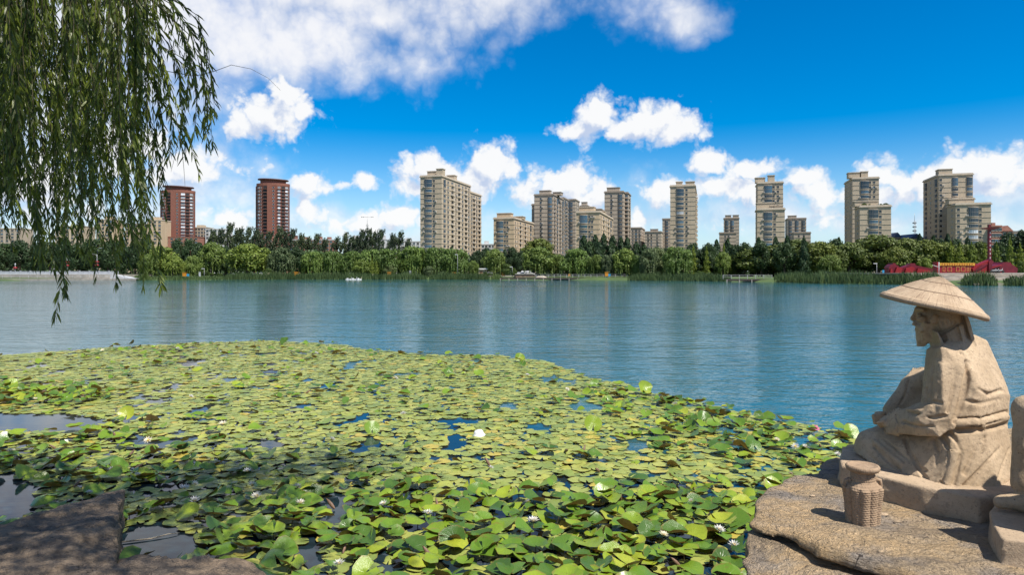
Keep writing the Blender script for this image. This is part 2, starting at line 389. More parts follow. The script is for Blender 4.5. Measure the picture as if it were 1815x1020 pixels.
def crown_mesh(kind, seed):
    r = np.random.default_rng(seed); rr = lambda *a: r.uniform(*a)
    C = []; Nn = []; Up = []; Wd = []; Hd = []; T = []
    def put(c, n, up, w, h, t): C.append(c); Nn.append(n); Up.append(up); Wd.append(w); Hd.append(h); T.append(t)
    lobes = []
    if kind in ('willow', 'grey', 'olive', 'weeping', 'bush', 'dark'):
        nl = {'willow': 34, 'grey': 34, 'olive': 44, 'weeping': 26, 'bush': 20, 'dark': 30}[kind]
        for i in range(nl):
            a = rr(0, 6.283); zz = rr(-0.9, 1.0) if kind != 'bush' else rr(-.7, 1)
            rad = math.sqrt(max(0, 1 - zz * zz)) * rr(0.55, 0.95)
            lr = rr(0.10, 0.20)
            cx, cy = math.cos(a) * rad * (0.5 - lr * .7), math.sin(a) * rad * (0.5 - lr * .7)
            cz = 0.54 + zz * (0.46 - lr * .8) if kind != 'bush' else 0.48 + zz * .36
            lobes.append((np.array([cx, cy, cz]), lr))
        lobes.append((np.array([0, 0, 0.5]), 0.34)); lobes.append((np.array([0, 0, 0.75]), 0.2))
        per = 150 if kind != 'bush' else 110
        for c, lr in lobes:
            n = int(per * (0.6 + lr * 3))
            d = r.normal(size=(n, 3)); d /= np.linalg.norm(d, axis=1, keepdims=True)
            rad = lr * r.uniform(0.65, 1.08, (n, 1))
            sq = np.array([1, 1, 0.85])
            pts = c + d * rad * sq
            lt = rr(-.18, .18)
            for p_, d_ in zip(pts, d):
                if p_[2] < 0.06: continue
                nn = d_ + r.normal(size=3) * 0.45; nn /= np.linalg.norm(nn)
                t = min(1, max(0, 0.55 + lt + r.normal() * .2))
                if kind in ('weeping', 'grey'):
                    put(p_, nn, np.array([0.0, 0, 1]) + r.normal(size=3) * .15, rr(.010, .016), rr(.03, .055), t)
                else:
                    put(p_, nn, r.normal(size=3), rr(.014, .026), rr(.018, .034), t)
        if kind in ('weeping', 'grey', 'willow'):    # curtains that hang from the lobes
            ns = 150 if kind != 'willow' else 60
            for i in range(ns):
                c, lr = lobes[r.integers(len(lobes) - 2)]
                a = math.atan2(c[1], c[0]) + rr(-.7, .7); R0 = min(0.5, np.hypot(c[0], c[1]) + lr * rr(.3, .9))
                z0 = c[2]; z1 = max(0.05, z0 - rr(0.2, 0.55)); x, y = math.cos(a) * R0, math.sin(a) * R0
                out = np.array([math.cos(a), math.sin(a), 0.25]); lt = rr(-.2, .2)
                for s in np.arange(z1, z0, 0.028):
                    put(np.array([x, y, s]) + r.normal(size=3) * .008, out + r.normal(size=3) * .5, np.array([0, 0, 1.0]) + r.normal(size=3) * .2,
                        rr(.009, .015), rr(.022, .04), min(1, max(0, .5 + lt + r.normal() * .15)))
    elif kind == 'poplar':
        for i in range(70):        # tufts bent by the wind towards +x
            z = rr(0.10, 0.99); w = 0.5 * (1 - abs(z - .42) * 1.25) * rr(.3, 1); a = rr(0, 6.283)
            base = np.array([math.cos(a) * w * .8 + .25 * z * z, math.sin(a) * w, z]); lt = rr(-.25, .25)
            dirv = np.array([.55, 0, .8])
            for j in range(34):
                s = rr(-.06, .07); p_ = base + dirv * s + r.normal(size=3) * np.array([.05, .05, .02]) * (1 - abs(s) * 6)
                put(p_, r.normal(size=3), dirv + r.normal(size=3) * .25, rr(.018, .035), rr(.016, .028), min(1, max(0, .5 + lt + r.normal() * .2)))
    elif kind in ('conifer', 'slender'):
        for i in range(1500 if kind == 'conifer' else 1200):
            z = rr(0.04, 1.0) ** (1.0 if kind == 'conifer' else .9)
            env = 0.5 * (1 - z) ** .55 if kind == 'conifer' else .5 * math.sin(min(1, (1.02 - z) * 1.3) * 1.57) * (1 if z > .15 else z / .15)
            lay = 1 if kind == 'conifer' else 0.8 + .25 * math.sin(z * 40 + seed)
            a = rr(0, 6.283); q = math.sqrt(rr(.3, 1)) * env * lay * (1 + .25 * math.sin(3 * a + z * 17 + seed))
            p_ = np.array([math.cos(a) * q, math.sin(a) * q, z])
            put(p_, np.array([math.cos(a), math.sin(a), .5]) + r.normal(size=3) * .5, np.array([math.cos(a), math.sin(a), -.5]) + r.normal(size=3) * .4, rr(.025, .05), rr(.02, .035), min(1, max(0, .5 + r.normal() * .25)))
    C = np.array(C); Nn = np.array(Nn); Nn /= np.linalg.norm(Nn, axis=1, keepdims=True)
    Up = np.array(Up, float); V, Fq, T = cards(C, Nn, Up, np.array(Wd), np.array(Hd), np.array(T))
    return npmesh('crown', V, Fq, LM[kind], attr=T)
CROWN = {}
for kd in LM: CROWN[kd] = [crown_mesh(kd, 11 * i + len(kd)) for i in range(3)]
def trunk_mesh(kind):
    mb = MB()
    if kind in ('poplar', 'conifer', 'slender'): mb.tube([(0, 0, -.02), (.01, 0, .3), (.06 if kind == 'poplar' else 0, 0, .8)], [.03, .022, .008], 6)
    else:
        mb.tube([(0, 0, -.03), (.01, .01, .2), (.0, .02, .4)], [.045, .034, .024], 7)
        for a in (0.4, 1.9, 3.3, 4.8):
            mb.tube([(0, .015, .28), (.12 * math.cos(a), .12 * math.sin(a), .46), (.24 * math.cos(a), .24 * math.sin(a), .66)], [.02, .014, .006], 5)
    return mb.mesh('trunk', bark)
TRUNK = {kd: trunk_mesh(kd) for kd in LM}
TREES = []      # (u, v_top, half width px, kind, Y, group)
def T_(lst, kind, dY, Y=None):
    for t in lst: TREES.append((t[0], t[1], t[2], kind, Y if Y else None, dY + (t[3] if len(t) > 3 else 0)))
T_([(262, 452, 16), (285, 438, 27, 8), (375, 431, 21, 8), (440, 434, 37), (875, 443, 20), (954, 439, 28), (985, 452, 18, 5), (1107, 442, 23), (1468, 454, 20, 30), (1057, 453, 15), (1281, 448, 13, 10), (1640, 458, 13, 60)], 'willow', 14)
T_([(306, 454, 15), (343, 454, 14), (324, 465, 7), (839, 463, 9), (641, 461, 16)], 'willow', 9)
T_([(555, 446, 20), (590, 445, 20), (623, 446, 22), (657, 442, 24), (694, 440, 26), (733, 437, 27), (772, 438, 24), (808, 440, 25), (1020, 442, 27), (1200, 436, 24), (1134, 452, 16)], 'weeping', 14)
T_([(498, 440, 24), (1078, 452, 14), (1152, 442, 18), (1166, 440, 20, 5), (690, 470, 10, -4), (760, 472, 9, -4)], 'grey', 13)
T_([(1332, 441, 34, 22), (1300, 450, 20, 24), (1370, 436, 30, 26), (1410, 427, 42, 34), (1452, 430, 32, 40), (1506, 432, 30, 60), (1555, 418, 40, 66), (1605, 425, 28, 70), (1640, 427, 30, 72), (1585, 440, 24, 56), (1480, 442, 22, 52), (1675, 432, 24, 74), (1712, 436, 22, 76), (1738, 430, 20, 78), (1862, 424, 30, 80), (1910, 420, 34, 82), (1965, 426, 32, 84), (2030, 422, 36, 86), (955, 425, 29, 45), (1435, 445, 22, 40), (540, 468, 9, 2)], 'olive', 14)
T_([(u, v, w) for u, v, w in ((8, 432, 20), (35, 428, 20), (60, 434, 18), (88, 430, 20), (112, 426, 20), (140, 432, 18), (165, 424, 20), (192, 430, 18), (215, 426, 18), (240, 428, 18), (262, 424, 16), (316, 424, 14), (336, 424, 14), (352, 432, 14), (400, 438, 16), (470, 440, 16), (525, 440, 16), (846, 445, 14), (860, 440, 12), (908, 440, 12), (922, 446, 13), (1242, 452, 20), (1262, 446, 18), (1180, 440, 14), (1225, 440, 14), (1300, 434, 16), (1320, 432, 16), (1350, 428, 16), (1390, 432, 18), (1230, 432, 16), (1256, 433, 16))], 'dark', 34)
T_([(1480, 426, 20, 80), (1530, 426, 18, 84), (1664, 424, 14, 90), (1695, 426, 14, 90), (1785, 416, 20, 92), (1810, 410, 24, 92), (1770, 430, 16, 88), (1835, 414, 24, 92), (1750, 432, 15, 90)], 'dark', 20)
T_([(1035, 421, 11), (1055, 420, 11), (1070, 418, 10), (1086, 421, 11), (1100, 424, 10), (1112, 424, 10), (1045, 430, 11, -5), (1062, 432, 11, -5), (1084, 432, 11, -5), (1128, 432, 11), (1142, 436, 10), (965, 440, 10), (895, 445, 8), (800, 440, 8, 10), (770, 443, 8, 10), (1270, 428, 9), (1290, 426, 8), (1395, 421, 9), (1345, 424, 9), (1375, 423, 9), (1425, 424, 8), (1487, 424, 8, 60), (1680, 418, 8, 80), (1655, 421, 9, 80), (1630, 418, 8, 80), (1715, 424, 8, 80)], 'conifer', 40)
T_([(u, v, 13) for u, v in ((372, 414), (386, 410), (402, 402), (412, 412), (422, 408), (434, 409), (446, 412), (458, 418), (472, 416), (488, 408), (500, 413), (512, 412), (526, 420), (541, 424), (555, 420), (568, 428), (592, 424), (605, 418), (617, 424), (628, 421), (637, 413), (648, 412), (659, 414), (669, 413), (688, 420), (704, 414), (716, 428))], 'poplar', 60)
T_([(1685, 430, 9), (1701, 434, 10), (1722, 432, 11), (1745, 436, 9), (1766, 431, 9), (1790, 424, 8), (1808, 434, 8), (1229, 438, 7, -56), (1283, 434, 6, -52), (667, 463, 5, -76), (659, 460, 5, -76), (1252, 440, 6, -56), (1300, 440, 6, -50)], 'slender', 84)
T_([(899, 468, 10), (911, 475, 6), (475, 476, 8), (1495, 476, 8, 40), (345, 478, 8), (365, 480, 9), (868, 484, 6, -3), (860, 482, 5, -3), (1240, 480, 9), (1812, 462, 9, 60), (430, 484, 7), (390, 484, 7)], 'bush', 8)
TDESC = {'willow': ('willow_tree', 'bright green round-crowned willow on the far bank', 'tree', 'round willows on the far bank'),
         'weeping': ('weeping_willow', 'weeping willow with hanging curtains on the far bank', 'tree', 'weeping willows on the far bank'),
         'grey': ('willow_tree', 'grey-green drooping willow on the far bank', 'tree', 'grey-green willows on the far bank'),
         'olive': ('broadleaf_tree', 'olive green spreading tree on the far bank', 'tree', 'spreading trees on the far bank'),
         'dark': ('dark_tree', 'dark green tree behind the far willows', 'tree', 'dark trees behind the willows'),
         'conifer': ('conifer_tree', 'pointed dark conifer behind the far trees', 'tree', 'conifers behind the willows'),
         'poplar': ('poplar_tree', 'wind-bent slender poplar behind the far willows', 'tree', 'poplars bent by the wind'),
         'slender': ('young_tree', 'slender yellow-green young tree on the far bank', 'tree', 'slender yellow-green trees'),
         'bush': ('bush', 'low green bush on the far bank', 'bush', 'bushes on the far bank')}
cnt = {}
for (u, vt, hw, kd, Y, dY) in sorted(TREES, key=lambda t: t[0]):
    Yt = shoreY(u) + dY; z0 = gz(u, Yt) - 0.05
    h = vz(vt, Yt) - z0; w = 2 * hw / F * Yt
    nm, desc, cat, grp = TDESC[kd]; i = cnt.get(kd, 0); cnt[kd] = i + 1
    t = empty(nm, (ux(u, Yt), Yt, z0), rnd.uniform(-.5, .5) if kd == 'poplar' else rnd.uniform(0, 6.28))
    w *= 1.35 if kd == 'conifer' else 1
    t.scale = (w * 1.22, w * 1.22, h * 1.04)
    tag(t, desc + ', ' + ORD[i] + ' of its kind from the left', cat, grp)
    obj('crown', CROWN[kd][i % 3], t)
    if kd != 'bush': obj('trunk', TRUNK[kd], t)

# ------------------------------------------------------------------ reeds along the water
reedm = leafmat('reed_blades', (0.115, 0.175, 0.060), (0.04, 0.08, 0.024), trans=.2)
def reeds(u0, u1, hgt, d0, d1, dens, label, shore_dv=0.0):
    r = np.random.default_rng(int(u0 * 7 + 3)); V = []; Fq = []; T = []
    L = (u1 - u0) / F * shoreY((u0 + u1) / 2)
    n = int(L * (d1 - d0) * dens * 3.2)
    u = r.uniform(u0, u1, n); dd = r.uniform(d0, d1, n)
    Y = np.array([shoreY(a) for a in u]) + dd; x = (u - CU) / F * Y
    z0 = np.array([max(-.05, gz(a, b)) for a, b in zip(u, Y)]) - .05
    lump = fbm(np.stack([x * .22, Y * .22, 0 * x], 1), 3, 4)
    edge = np.clip(np.minimum(u - u0, u1 - u) / 14.0, 0.15, 1) ** .5
    h = hgt * edge * (0.85 + .45 * lump) * r.uniform(.7, 1.1, n)
    lx = r.normal(0, .16, n) * h + .08 * h; ly = r.normal(0, .16, n) * h; a = r.uniform(-.9, .9, n); w = r.uniform(.05, .11, n)
    dx = np.cos(a) * w; dy = np.sin(a) * w
    p = np.stack([np.stack([x - dx, Y - dy, z0], 1), np.stack([x + dx, Y + dy, z0], 1),
                  np.stack([x + lx * .5 + dx * .9, Y + ly * .5 + dy * .9, z0 + h * .62], 1), np.stack([x + lx, Y + ly, z0 + h], 1)], 1)
    t = np.clip(.5 + lump * .6 + r.normal(0, .2, n), 0, 1)
    me = npmesh('reed_bed', p.reshape(-1, 3), np.arange(n * 4).reshape(-1, 4), reedm, attr=np.repeat(t, 4))
    tag(obj('reed_bed', me), label, 'reeds', 'reed beds along the far shore', 'stuff')
reeds(233, 268, 1.9, -1.2, 4, 5, 'clump of green reeds beside the end of the pale quay')
reeds(262, 410, 1.0, -.8, 3, 4, 'low green reeds fringing the shore below the two red towers')
reeds(300, 330, 1.6, -1, 3, 5, 'small rounded reed clump below the two small willows')
reeds(395, 620, 2.3, -1.5, 4, 4.2, 'long green reed bed under the leaning poplars')
reeds(600, 758, 2.2, -1.5, 4, 4.2, 'green reed bed behind the three white boats')
reeds(760, 868, 2.4, -1.5, 4, 4.2, 'green reed bed in front of the small beige kiosk')
reeds(870, 890, 2.0, -1, 3, 5, 'short reed clump at the left end of the long boardwalk')
reeds(1112, 1296, 2.1, -1.5, 4, 4.2, 'green reed bed between the two boardwalks')
reeds(1372, 1560, 2.6, -1.5, 6, 4.2, 'tall reed bed right of the short boardwalk')
reeds(1545, 1672, 2.3, -1.5, 5, 4.2, 'tall reed bed in front of the dark red sculptures')
reeds(1703, 1768, 2.4, -2.5, 3, 6, 'bushy reed clump below the red display wall')
reeds(1778, 1850, 2.1, -2.5, 3, 6, 'bushy reed clump at the far right below the stone steps')

# ------------------------------------------------------------------ the dark wood that closes the view under the crowns
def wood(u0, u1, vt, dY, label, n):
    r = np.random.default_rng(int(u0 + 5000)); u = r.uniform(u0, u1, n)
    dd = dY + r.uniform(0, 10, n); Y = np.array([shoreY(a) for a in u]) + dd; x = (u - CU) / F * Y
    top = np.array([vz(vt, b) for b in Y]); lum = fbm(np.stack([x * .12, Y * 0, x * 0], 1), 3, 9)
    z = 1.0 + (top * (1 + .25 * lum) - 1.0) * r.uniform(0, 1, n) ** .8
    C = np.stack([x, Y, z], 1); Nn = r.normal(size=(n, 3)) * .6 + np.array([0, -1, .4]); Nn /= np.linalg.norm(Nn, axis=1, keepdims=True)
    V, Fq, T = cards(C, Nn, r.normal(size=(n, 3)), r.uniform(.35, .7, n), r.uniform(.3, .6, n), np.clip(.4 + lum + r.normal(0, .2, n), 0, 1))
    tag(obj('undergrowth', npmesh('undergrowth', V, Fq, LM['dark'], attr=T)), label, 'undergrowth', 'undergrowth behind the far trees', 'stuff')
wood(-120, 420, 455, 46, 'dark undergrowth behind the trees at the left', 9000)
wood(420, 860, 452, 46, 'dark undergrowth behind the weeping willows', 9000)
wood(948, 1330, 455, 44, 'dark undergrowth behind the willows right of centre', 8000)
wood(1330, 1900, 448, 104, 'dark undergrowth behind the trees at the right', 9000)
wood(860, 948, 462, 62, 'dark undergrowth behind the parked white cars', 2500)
# ================================================================== BUILDINGS
YAW = R(-16)
def wallmat(name, c, line=0.75, bw=0.9, bh=0.45):
    c = ka(c); m, N, b, o = newmat(name)
    tcn = N.n('ShaderNodeTexCoord').outputs['Object']
    g = N.n('ShaderNodeSeparateXYZ', {0: tcn}).outputs
    xy = N.m('ADD', g[0], g[1])
    vec = N.n('ShaderNodeCombineXYZ', {0: xy, 1: g[2], 2: 0.0}).outputs[0]
    bt = N.n('ShaderNodeTexBrick', {'Vector': vec, 'Scale': 1.0, 'Mortar Size': 0.02, 'Brick Width': bw, 'Row Height': bh, 'Bias': 0.0}, offset=0.5)
    bt.inputs['Color1'].default_value = (*[x * 1.05 for x in c], 1); bt.inputs['Color2'].default_value = (*[x * .93 for x in c], 1)
    bt.inputs['Mortar'].default_value = (*[x * line for x in c], 1)
    st = N.n('ShaderNodeMapping', {'Vector': tcn, 'Scale': (1, 1, 0.08)}).outputs[0]
    dirt = N.smooth(N.noise(st, 0.6, 5, .6).outputs[0], .3, .75)
    N.t.links.new(N.mix(dirt, N.mix(1.0, bt.outputs[0], (0.86, 0.85, 0.84), 'MULTIPLY'), bt.outputs[0]), b.inputs['Base Color'])
    b.inputs['Roughness'].default_value = .85; b.inputs['Specular IOR Level'].default_value = .25
    return m
M_BEI = wallmat('beige_cladding', (0.57, 0.47, 0.345)); M_BEI2 = wallmat('warm_beige_cladding', (0.62, 0.48, 0.325)); M_TAU = wallmat('taupe_cladding', (0.50, 0.42, 0.33))
M_TRIM = pm('pale_trim', (0.58, 0.49, 0.38), .8, (1, .12)); M_TRIM2 = pm('dark_trim', (0.33, 0.275, 0.22), .85, (1, .15))
M_RED = wallmat('red_brick', (0.22, 0.085, 0.06), .85, .5, .25); M_RED2 = pm('red_band', (0.25, 0.10, 0.07), .85, (1, .12)); M_DKRED = pm('dark_red_roof', (0.09, 0.04, 0.035), .6, (1, .2))
M_WHT = wallmat('white_render', (0.66, 0.66, 0.66), .9, 3, 3); M_FRAME = pm('window_frame', (0.20, 0.20, 0.20), .6); M_WFR = pm('white_frame', (0.72, 0.72, 0.72), .6)
M_AC = pm('air_conditioner_white', (0.68, 0.67, 0.64), .6); M_PINK = pm('pink_brick', (0.33, 0.15, 0.11), .85, (1, .2)); M_DARK = pm('recess_shade', (0.03, 0.03, 0.032), .8); M_ROOF = pm('roof_felt', (0.20, 0.19, 0.18), .9)
M_BLUER = pm('blue_roof', (0.05, 0.09, 0.18), .6, (1, .2))
def glass(name, c, rough=.08):
    m, N, b, o = newmat(name)
    ob = N.n('ShaderNodeObjectInfo').outputs['Random']
    N.t.links.new(N.ramp(ob, [(0, tuple(x * .4 for x in c)), (.6, c), (1, tuple(min(1, x * 2.2) for x in c))]), b.inputs['Base Color'])
    b.inputs['Roughness'].default_value = rough; b.inputs['Specular IOR Level'].default_value = .7; b.inputs['IOR'].default_value = 1.5
    return m
GL_B = glass('blue_glass', (0.022, 0.050, 0.075)); GL_D = glass('dark_glass', (0.016, 0.02, 0.025)); GL_C = glass('curtained_glass', (0.30, 0.32, 0.34), .25); GL_T = glass('teal_glass', (0.02, 0.11, 0.15))

# shared window meshes: x along the wall, -y outward, origin at centre bottom on the wall
def win_flat(w, h, gl, fr, muls=1, sill=None):
    mb = MB(); t = .07
    mb.box(-w / 2 + t, w / 2 - t, -.05, .05, t, h - t, 0)
    for x0, x1, z0, z1 in ((-w / 2, -w / 2 + t, 0, h), (w / 2 - t, w / 2, 0, h), (-w / 2 + t, w / 2 - t, 0, t), (-w / 2 + t, w / 2 - t, h - t, h)): mb.box(x0, x1, -.12, .04, z0, z1, 1)
    for i in range(muls):
        x = -w / 2 + w * (i + 1) / (muls + 1); mb.box(x - .03, x + .03, -.10, .03, t, h - t, 1)
    if sill: mb.box(-w / 2 - .15, w / 2 + .15, -.28, .05, -.16, -.003, 2); mb.box(-w / 2 - .12, w / 2 + .12, -.2, .05, h + .003, h + .15, 2)
    return mb.mesh('window', [gl, fr] + ([sill] if sill else []))
def win_bay(w, h, gl, fr, slab, out=.9, tall=False):
    mb = MB(); n = 6
    pts = [(-w / 2 + w * i / n, -out * math.sin(math.pi * (0.12 + .76 * i / n)) ) for i in range(n + 1)]
    poly = [(w / 2, .05)] + [(-w / 2, .05)] + pts
    mb.prism([(x, y) for x, y in poly], 0, h, 0)
    big = [(x * 1.06, y * 1.12 if y < 0 else y) for x, y in poly]
    mb.prism(big, -.35, -.002, 2); mb.prism(big, h + .002, h + .28, 2)
    for x, y in pts: mb.box(x - .045, x + .045, y - .05, y + .05, .002, h - .002, 1)
    if tall: mb.prism([(x * 1.02, y * 1.04 if y < 0 else y) for x, y in poly], h * .47, h * .53, 1)
    return mb.mesh('bay_window', [gl, fr, slab])
def win_balc(w, h, gl, slab):
    mb = MB()
    mb.box(-w / 2, w / 2, -.06, .05, .9, h, 0)
    for i in range(4): x = -w / 2 + w * i / 3; mb.box(x - .05, x + .05, -.12, .04, .9, h - .002, 2)
    mb.box(-w / 2 - .1, w / 2 + .1, -1.1, .05, -.18, 0, 1)
    mb.box(-w / 2 - .1, w / 2 + .1, -1.1, -.98, 0.002, .95, 1); mb.box(-w / 2 - .1, -w / 2 + .02, -.978, .05, .002, .95, 1); mb.box(w / 2 - .02, w / 2 + .1, -.978, .05, .002, .95, 1)
    return mb.mesh('balcony', [gl, slab, M_FRAME])
ac = MB().box(-.5, .5, -.55, .0, 0, .7, 0).box(-.32, .32, -.565, -.551, .1, .6, 1).mesh('air_conditioner', [M_AC, M_TRIM2])
WM = {}
for nm, tr in (('b', M_TRIM), ('t', M_TRIM2)):
    WM['s' + nm] = [win_flat(1.2, 1.4, g, M_FRAME, 0, tr) for g in (GL_D, GL_D, GL_B)]
    WM['m' + nm] = [win_flat(2.1, 1.6, g, M_FRAME, 1, tr) for g in (GL_B, GL_D, GL_B)]
    WM['y' + nm] = [win_bay(4.4, 1.75, g, M_FRAME, tr) for g in (GL_B, GL_B, GL_T, GL_C, GL_D)]
    WM['Y' + nm] = [win_bay(4.6, 4.6, GL_B, M_FRAME, tr, 1.0, True)]
    WM['n' + nm] = [win_bay(2.8, 1.75, g, M_FRAME, tr, .7) for g in (GL_B, GL_B, GL_D)]
    WM['N' + nm] = [win_bay(2.8, 4.6, GL_B, M_FRAME, tr, .8, True)]
    WM['l' + nm] = [win_balc(3.2, 2.35, g, tr) for g in (GL_D, GL_B, GL_D)]
WNAME = {'s': 'window', 'm': 'window', 'y': 'bay_window', 'Y': 'bay_window', 'n': 'bay_window', 'N': 'bay_window', 'l': 'balcony'}
def place_block(Y, uL, uR, uE, vtop, left=False):
    """rectangle in yawed axes from the pixel columns of its corners: returns world corner, width, depth, height"""
    c, s = math.cos(-YAW), math.sin(-YAW)
    Xo = ux(uL, Y); k = (uR - CU) / F
    w = (k * Y - Xo) / (c + k * s)
    ke = (uE - CU) / F
    if left: D = (ke * Y - Xo) / (s - ke * c)
    else:
        Xp, Yp = Xo + w * c, Y - w * s; D = (ke * Yp - Xp) / (s - ke * c)
    return Xo, w, max(6.0, min(D, 60.0)), vz(vtop, Y if left else Y - w * s)
def apartment(label, blocks, tone='b', name='apartment_building', group='apartment towers behind the far trees'):
    root = None; wm = {'b': M_BEI, 'w': M_BEI2, 't': M_TAU}[tone]; tr = M_TRIM if tone != 't' else M_TRIM2
    sfx = 't' if tone == 't' else 'b'
    for bi, B in enumerate(blocks):
        X, w, D, H = place_block(B['Y'], B['uL'], B['uR'], B['uE'], B['v'], B.get('left', False))
        D = B.get('D', D)
        if root is None:
            root = empty(name, (X, B['Y'], 1.2), YAW); tag(root, label, 'building', group); O = Vector((X, B['Y']))
            inv = Matrix.Rotation(-YAW, 2)
        p = inv @ (Vector((X, B['Y'])) - O); x0, y0 = p.x, p.y; x1, y1 = x0 + w, y0 + D; H -= 1.2
        MB().box(x0, x1, y0, y1, -1, H, 0).build('wall', wm, root)
        fh = B.get('fh', 3.0); rows = int((H - 9 - 1.0) / fh)
        mb = MB(); mb.ring(x0, x1, y0, y1, H + .002, H + .55, .5); mb.ring(x0, x1, y0, y1, H + .552, H + 1.2, .12); mb.build('cornice', tr, root)
        for (fx, fy, fw, fd, hh) in B.get('roof', []):
            m2 = MB(); a, b_ = x0 + fx * w, y0 + fy * D
            m2.box(a, a + fw, b_, b_ + fd, H + 1.202, H + 1.2 + hh, 0); m2.box(a - .3, a + fw + .3, b_ - .3, b_ + fd + .3, H + 1.202 + hh, H + 1.6 + hh, 1)
            m2.build('roof_house', [wm, tr], root)
        led = None
        for r_ in range(rows):
            z = H - 1.0 - fh * (r_ + 1)
            if r_ % B.get('lstep', 1) == 0:
                if led is None: led = MB().ring(x0, x1, y0, y1, 0, .20, .16).mesh('ledge', M_TRIM2 if sfx == 't' else M_TRIM)
                obj('ledge', led, root, (0, 0, z + .15)); 
            for (face, frac, ty) in B['cols']:
                rot = {'F': 0, 'R': math.pi / 2, 'L': -math.pi / 2}[face]
                if face == 'F': pos = (x0 + frac * w, y0)
                elif face == 'R': pos = (x1, y0 + frac * D)
                else: pos = (x0, y0 + frac * D)
                key = ty
                zz = z + (0.85 if ty in 'smyn' else .38 if ty == 'l' else .85)
                if ty in 'yn' and B.get('tall', True) and r_ in (0, 1):
                    if r_ == 0: continue
                    key = ty.upper()
                L = WM[key + sfx]
                ch = 0 if rnd.random() < .5 else rnd.randrange(len(L))
                obj(WNAME[ty], L[ch], root, (pos[0], pos[1], zz), rot)
                if ty in 'yls' and rnd.random() < (.55 if ty == 'y' else .25) and face != 'L':
                    off = -2.9 if ty == 'y' else (-2.2 if ty == 'l' else 1.3)
                    q = (pos[0] + off, pos[1] - .17) if face == 'F' else (pos[0] + .17, pos[1] + off)
                    if (face == 'F' and x0 + .6 < q[0] < x1 - .6) or (face == 'R' and y0 + .6 < q[1] < y1 - .6):
                        obj('air_conditioner', ac, root, (q[0], q[1], zz + .1), rot)
    return root

# tall tower left of centre and the long wing that runs back from it
apartment('tall beige apartment block left of centre, long side running back with many balconies',
  [dict(Y=408, uL=745, uR=783, uE=834, v=313, roof=[(.2, .08, 5.5, 4, 2.6), (.72, .02, 4, 4, 3.4), (.5, .5, 5, 5, 3)],
        cols=[('F', .38, 'y'), ('F', .64, 's'), ('R', .08, 'n'), ('R', .20, 'm'), ('R', .34, 'l'), ('R', .46, 's'), ('R', .57, 'l'), ('R', .70, 'm'), ('R', .82, 'l'), ('R', .93, 'm')]),
   dict(Y=460, uL=800, uR=834.2, uE=853, v=342, cols=[('R', .1, 'm'), ('R', .3, 'l'), ('R', .55, 'm'), ('R', .8, 'l')])], 'b')
apartment('lowest warm beige apartment block with rooftop box, right of the tall one',
  [dict(Y=448, uL=875, uR=911, uE=946, v=388, roof=[(.1, .05, 9.5, 6, 2.6), (.55, .35, 7, 8, 1.6)],
        cols=[('F', .32, 'y'), ('F', .56, 's'), ('F', .68, 's'), ('R', .06, 's'), ('R', .18, 's'), ('R', .30, 'l'), ('R', .43, 's'), ('R', .54, 'l'), ('R', .68, 's'), ('R', .82, 'n'), ('R', .94, 's')])], 'w')
apartment('taupe apartment slab with receding stepped bays, behind the low warm beige block',
  [dict(Y=504, uL=947, uR=981, uE=999, v=346, roof=[(.2, .1, 8, 6, 2.6), (.8, .3, 6, 8, 2)], tall=True,
        cols=[('F', .34, 's'), ('F', .82, 'n'), ('R', .10, 'l'), ('R', .35, 'n'), ('R', .62, 'l'), ('R', .88, 'n')]),
   dict(Y=540, uL=985, uR=999.5, uE=1008, v=352, cols=[('R', .2, 'n'), ('R', .5, 'l'), ('R', .8, 'n'), ('F', .8, 'n')]),
   dict(Y=580, uL=1000, uR=1020, uE=1027, v=355, cols=[('F', .6, 'n'), ('R', .3, 'm'), ('R', .7, 'm')]),
   dict(Y=520, uL=942.5, uR=950, uE=955, v=364, cols=[])], 't')
apartment('short warm beige block standing in front of the taupe towers',
  [dict(Y=410, uL=1021.5, uR=1063, uE=1087, v=377, roof=[(.08, .05, 9, 7, 2.4), (.5, .4, 6, 8, 1.6)],
        cols=[('F', .32, 'y'), ('F', .56, 's'), ('F', .68, 's'), ('R', .08, 'm'), ('R', .26, 'l'), ('R', .44, 's'), ('R', .6, 'l'), ('R', .78, 'n'), ('R', .93, 's')])], 'w')
apartment('grey rooftops of a tower far behind the short warm beige block',
  [dict(Y=640, uL=1028, uR=1042, uE=1047, v=366, roof=[(.1, .2, 5, 5, 3)], cols=[('F', .5, 'n')]),
   dict(Y=650, uL=1050, uR=1066, uE=1074, v=372, cols=[('F', .5, 'n')])], 't')
apartment('taupe tower with narrow lit front, right of the short warm block',
  [dict(Y=500, uL=1071.5, uR=1105, uE=1112, v=341, roof=[(.1, .1, 9, 6, 2.6)], cols=[('F', .36, 's'), ('F', .83, 'n'), ('R', .4, 'm')]),
   dict(Y=506, uL=1104, uR=1113, uE=1118, v=343, cols=[('F', .55, 'l'), ('R', .4, 'l')])], 't')
apartment('small far taupe block just right of the narrow-fronted tower',
  [dict(Y=660, uL=1118, uR=1137, uE=1143, v=405, cols=[('F', .2, 's'), ('F', .5, 'm'), ('F', .8, 's'), ('R', .5, 'm')])], 't')
apartment('far taupe blocks with stepped roofs left of the single blue-banded tower',
  [dict(Y=640, uL=1143, uR=1172, uE=1180, v=412, roof=[(.3, .1, 7, 5, 2)], cols=[('F', .2, 's'), ('F', .4, 's'), ('F', .75, 's'), ('R', .5, 'm')]),
   dict(Y=660, uL=1174, uR=1196, uE=1200, v=389, cols=[('F', .35, 'n')])], 't')
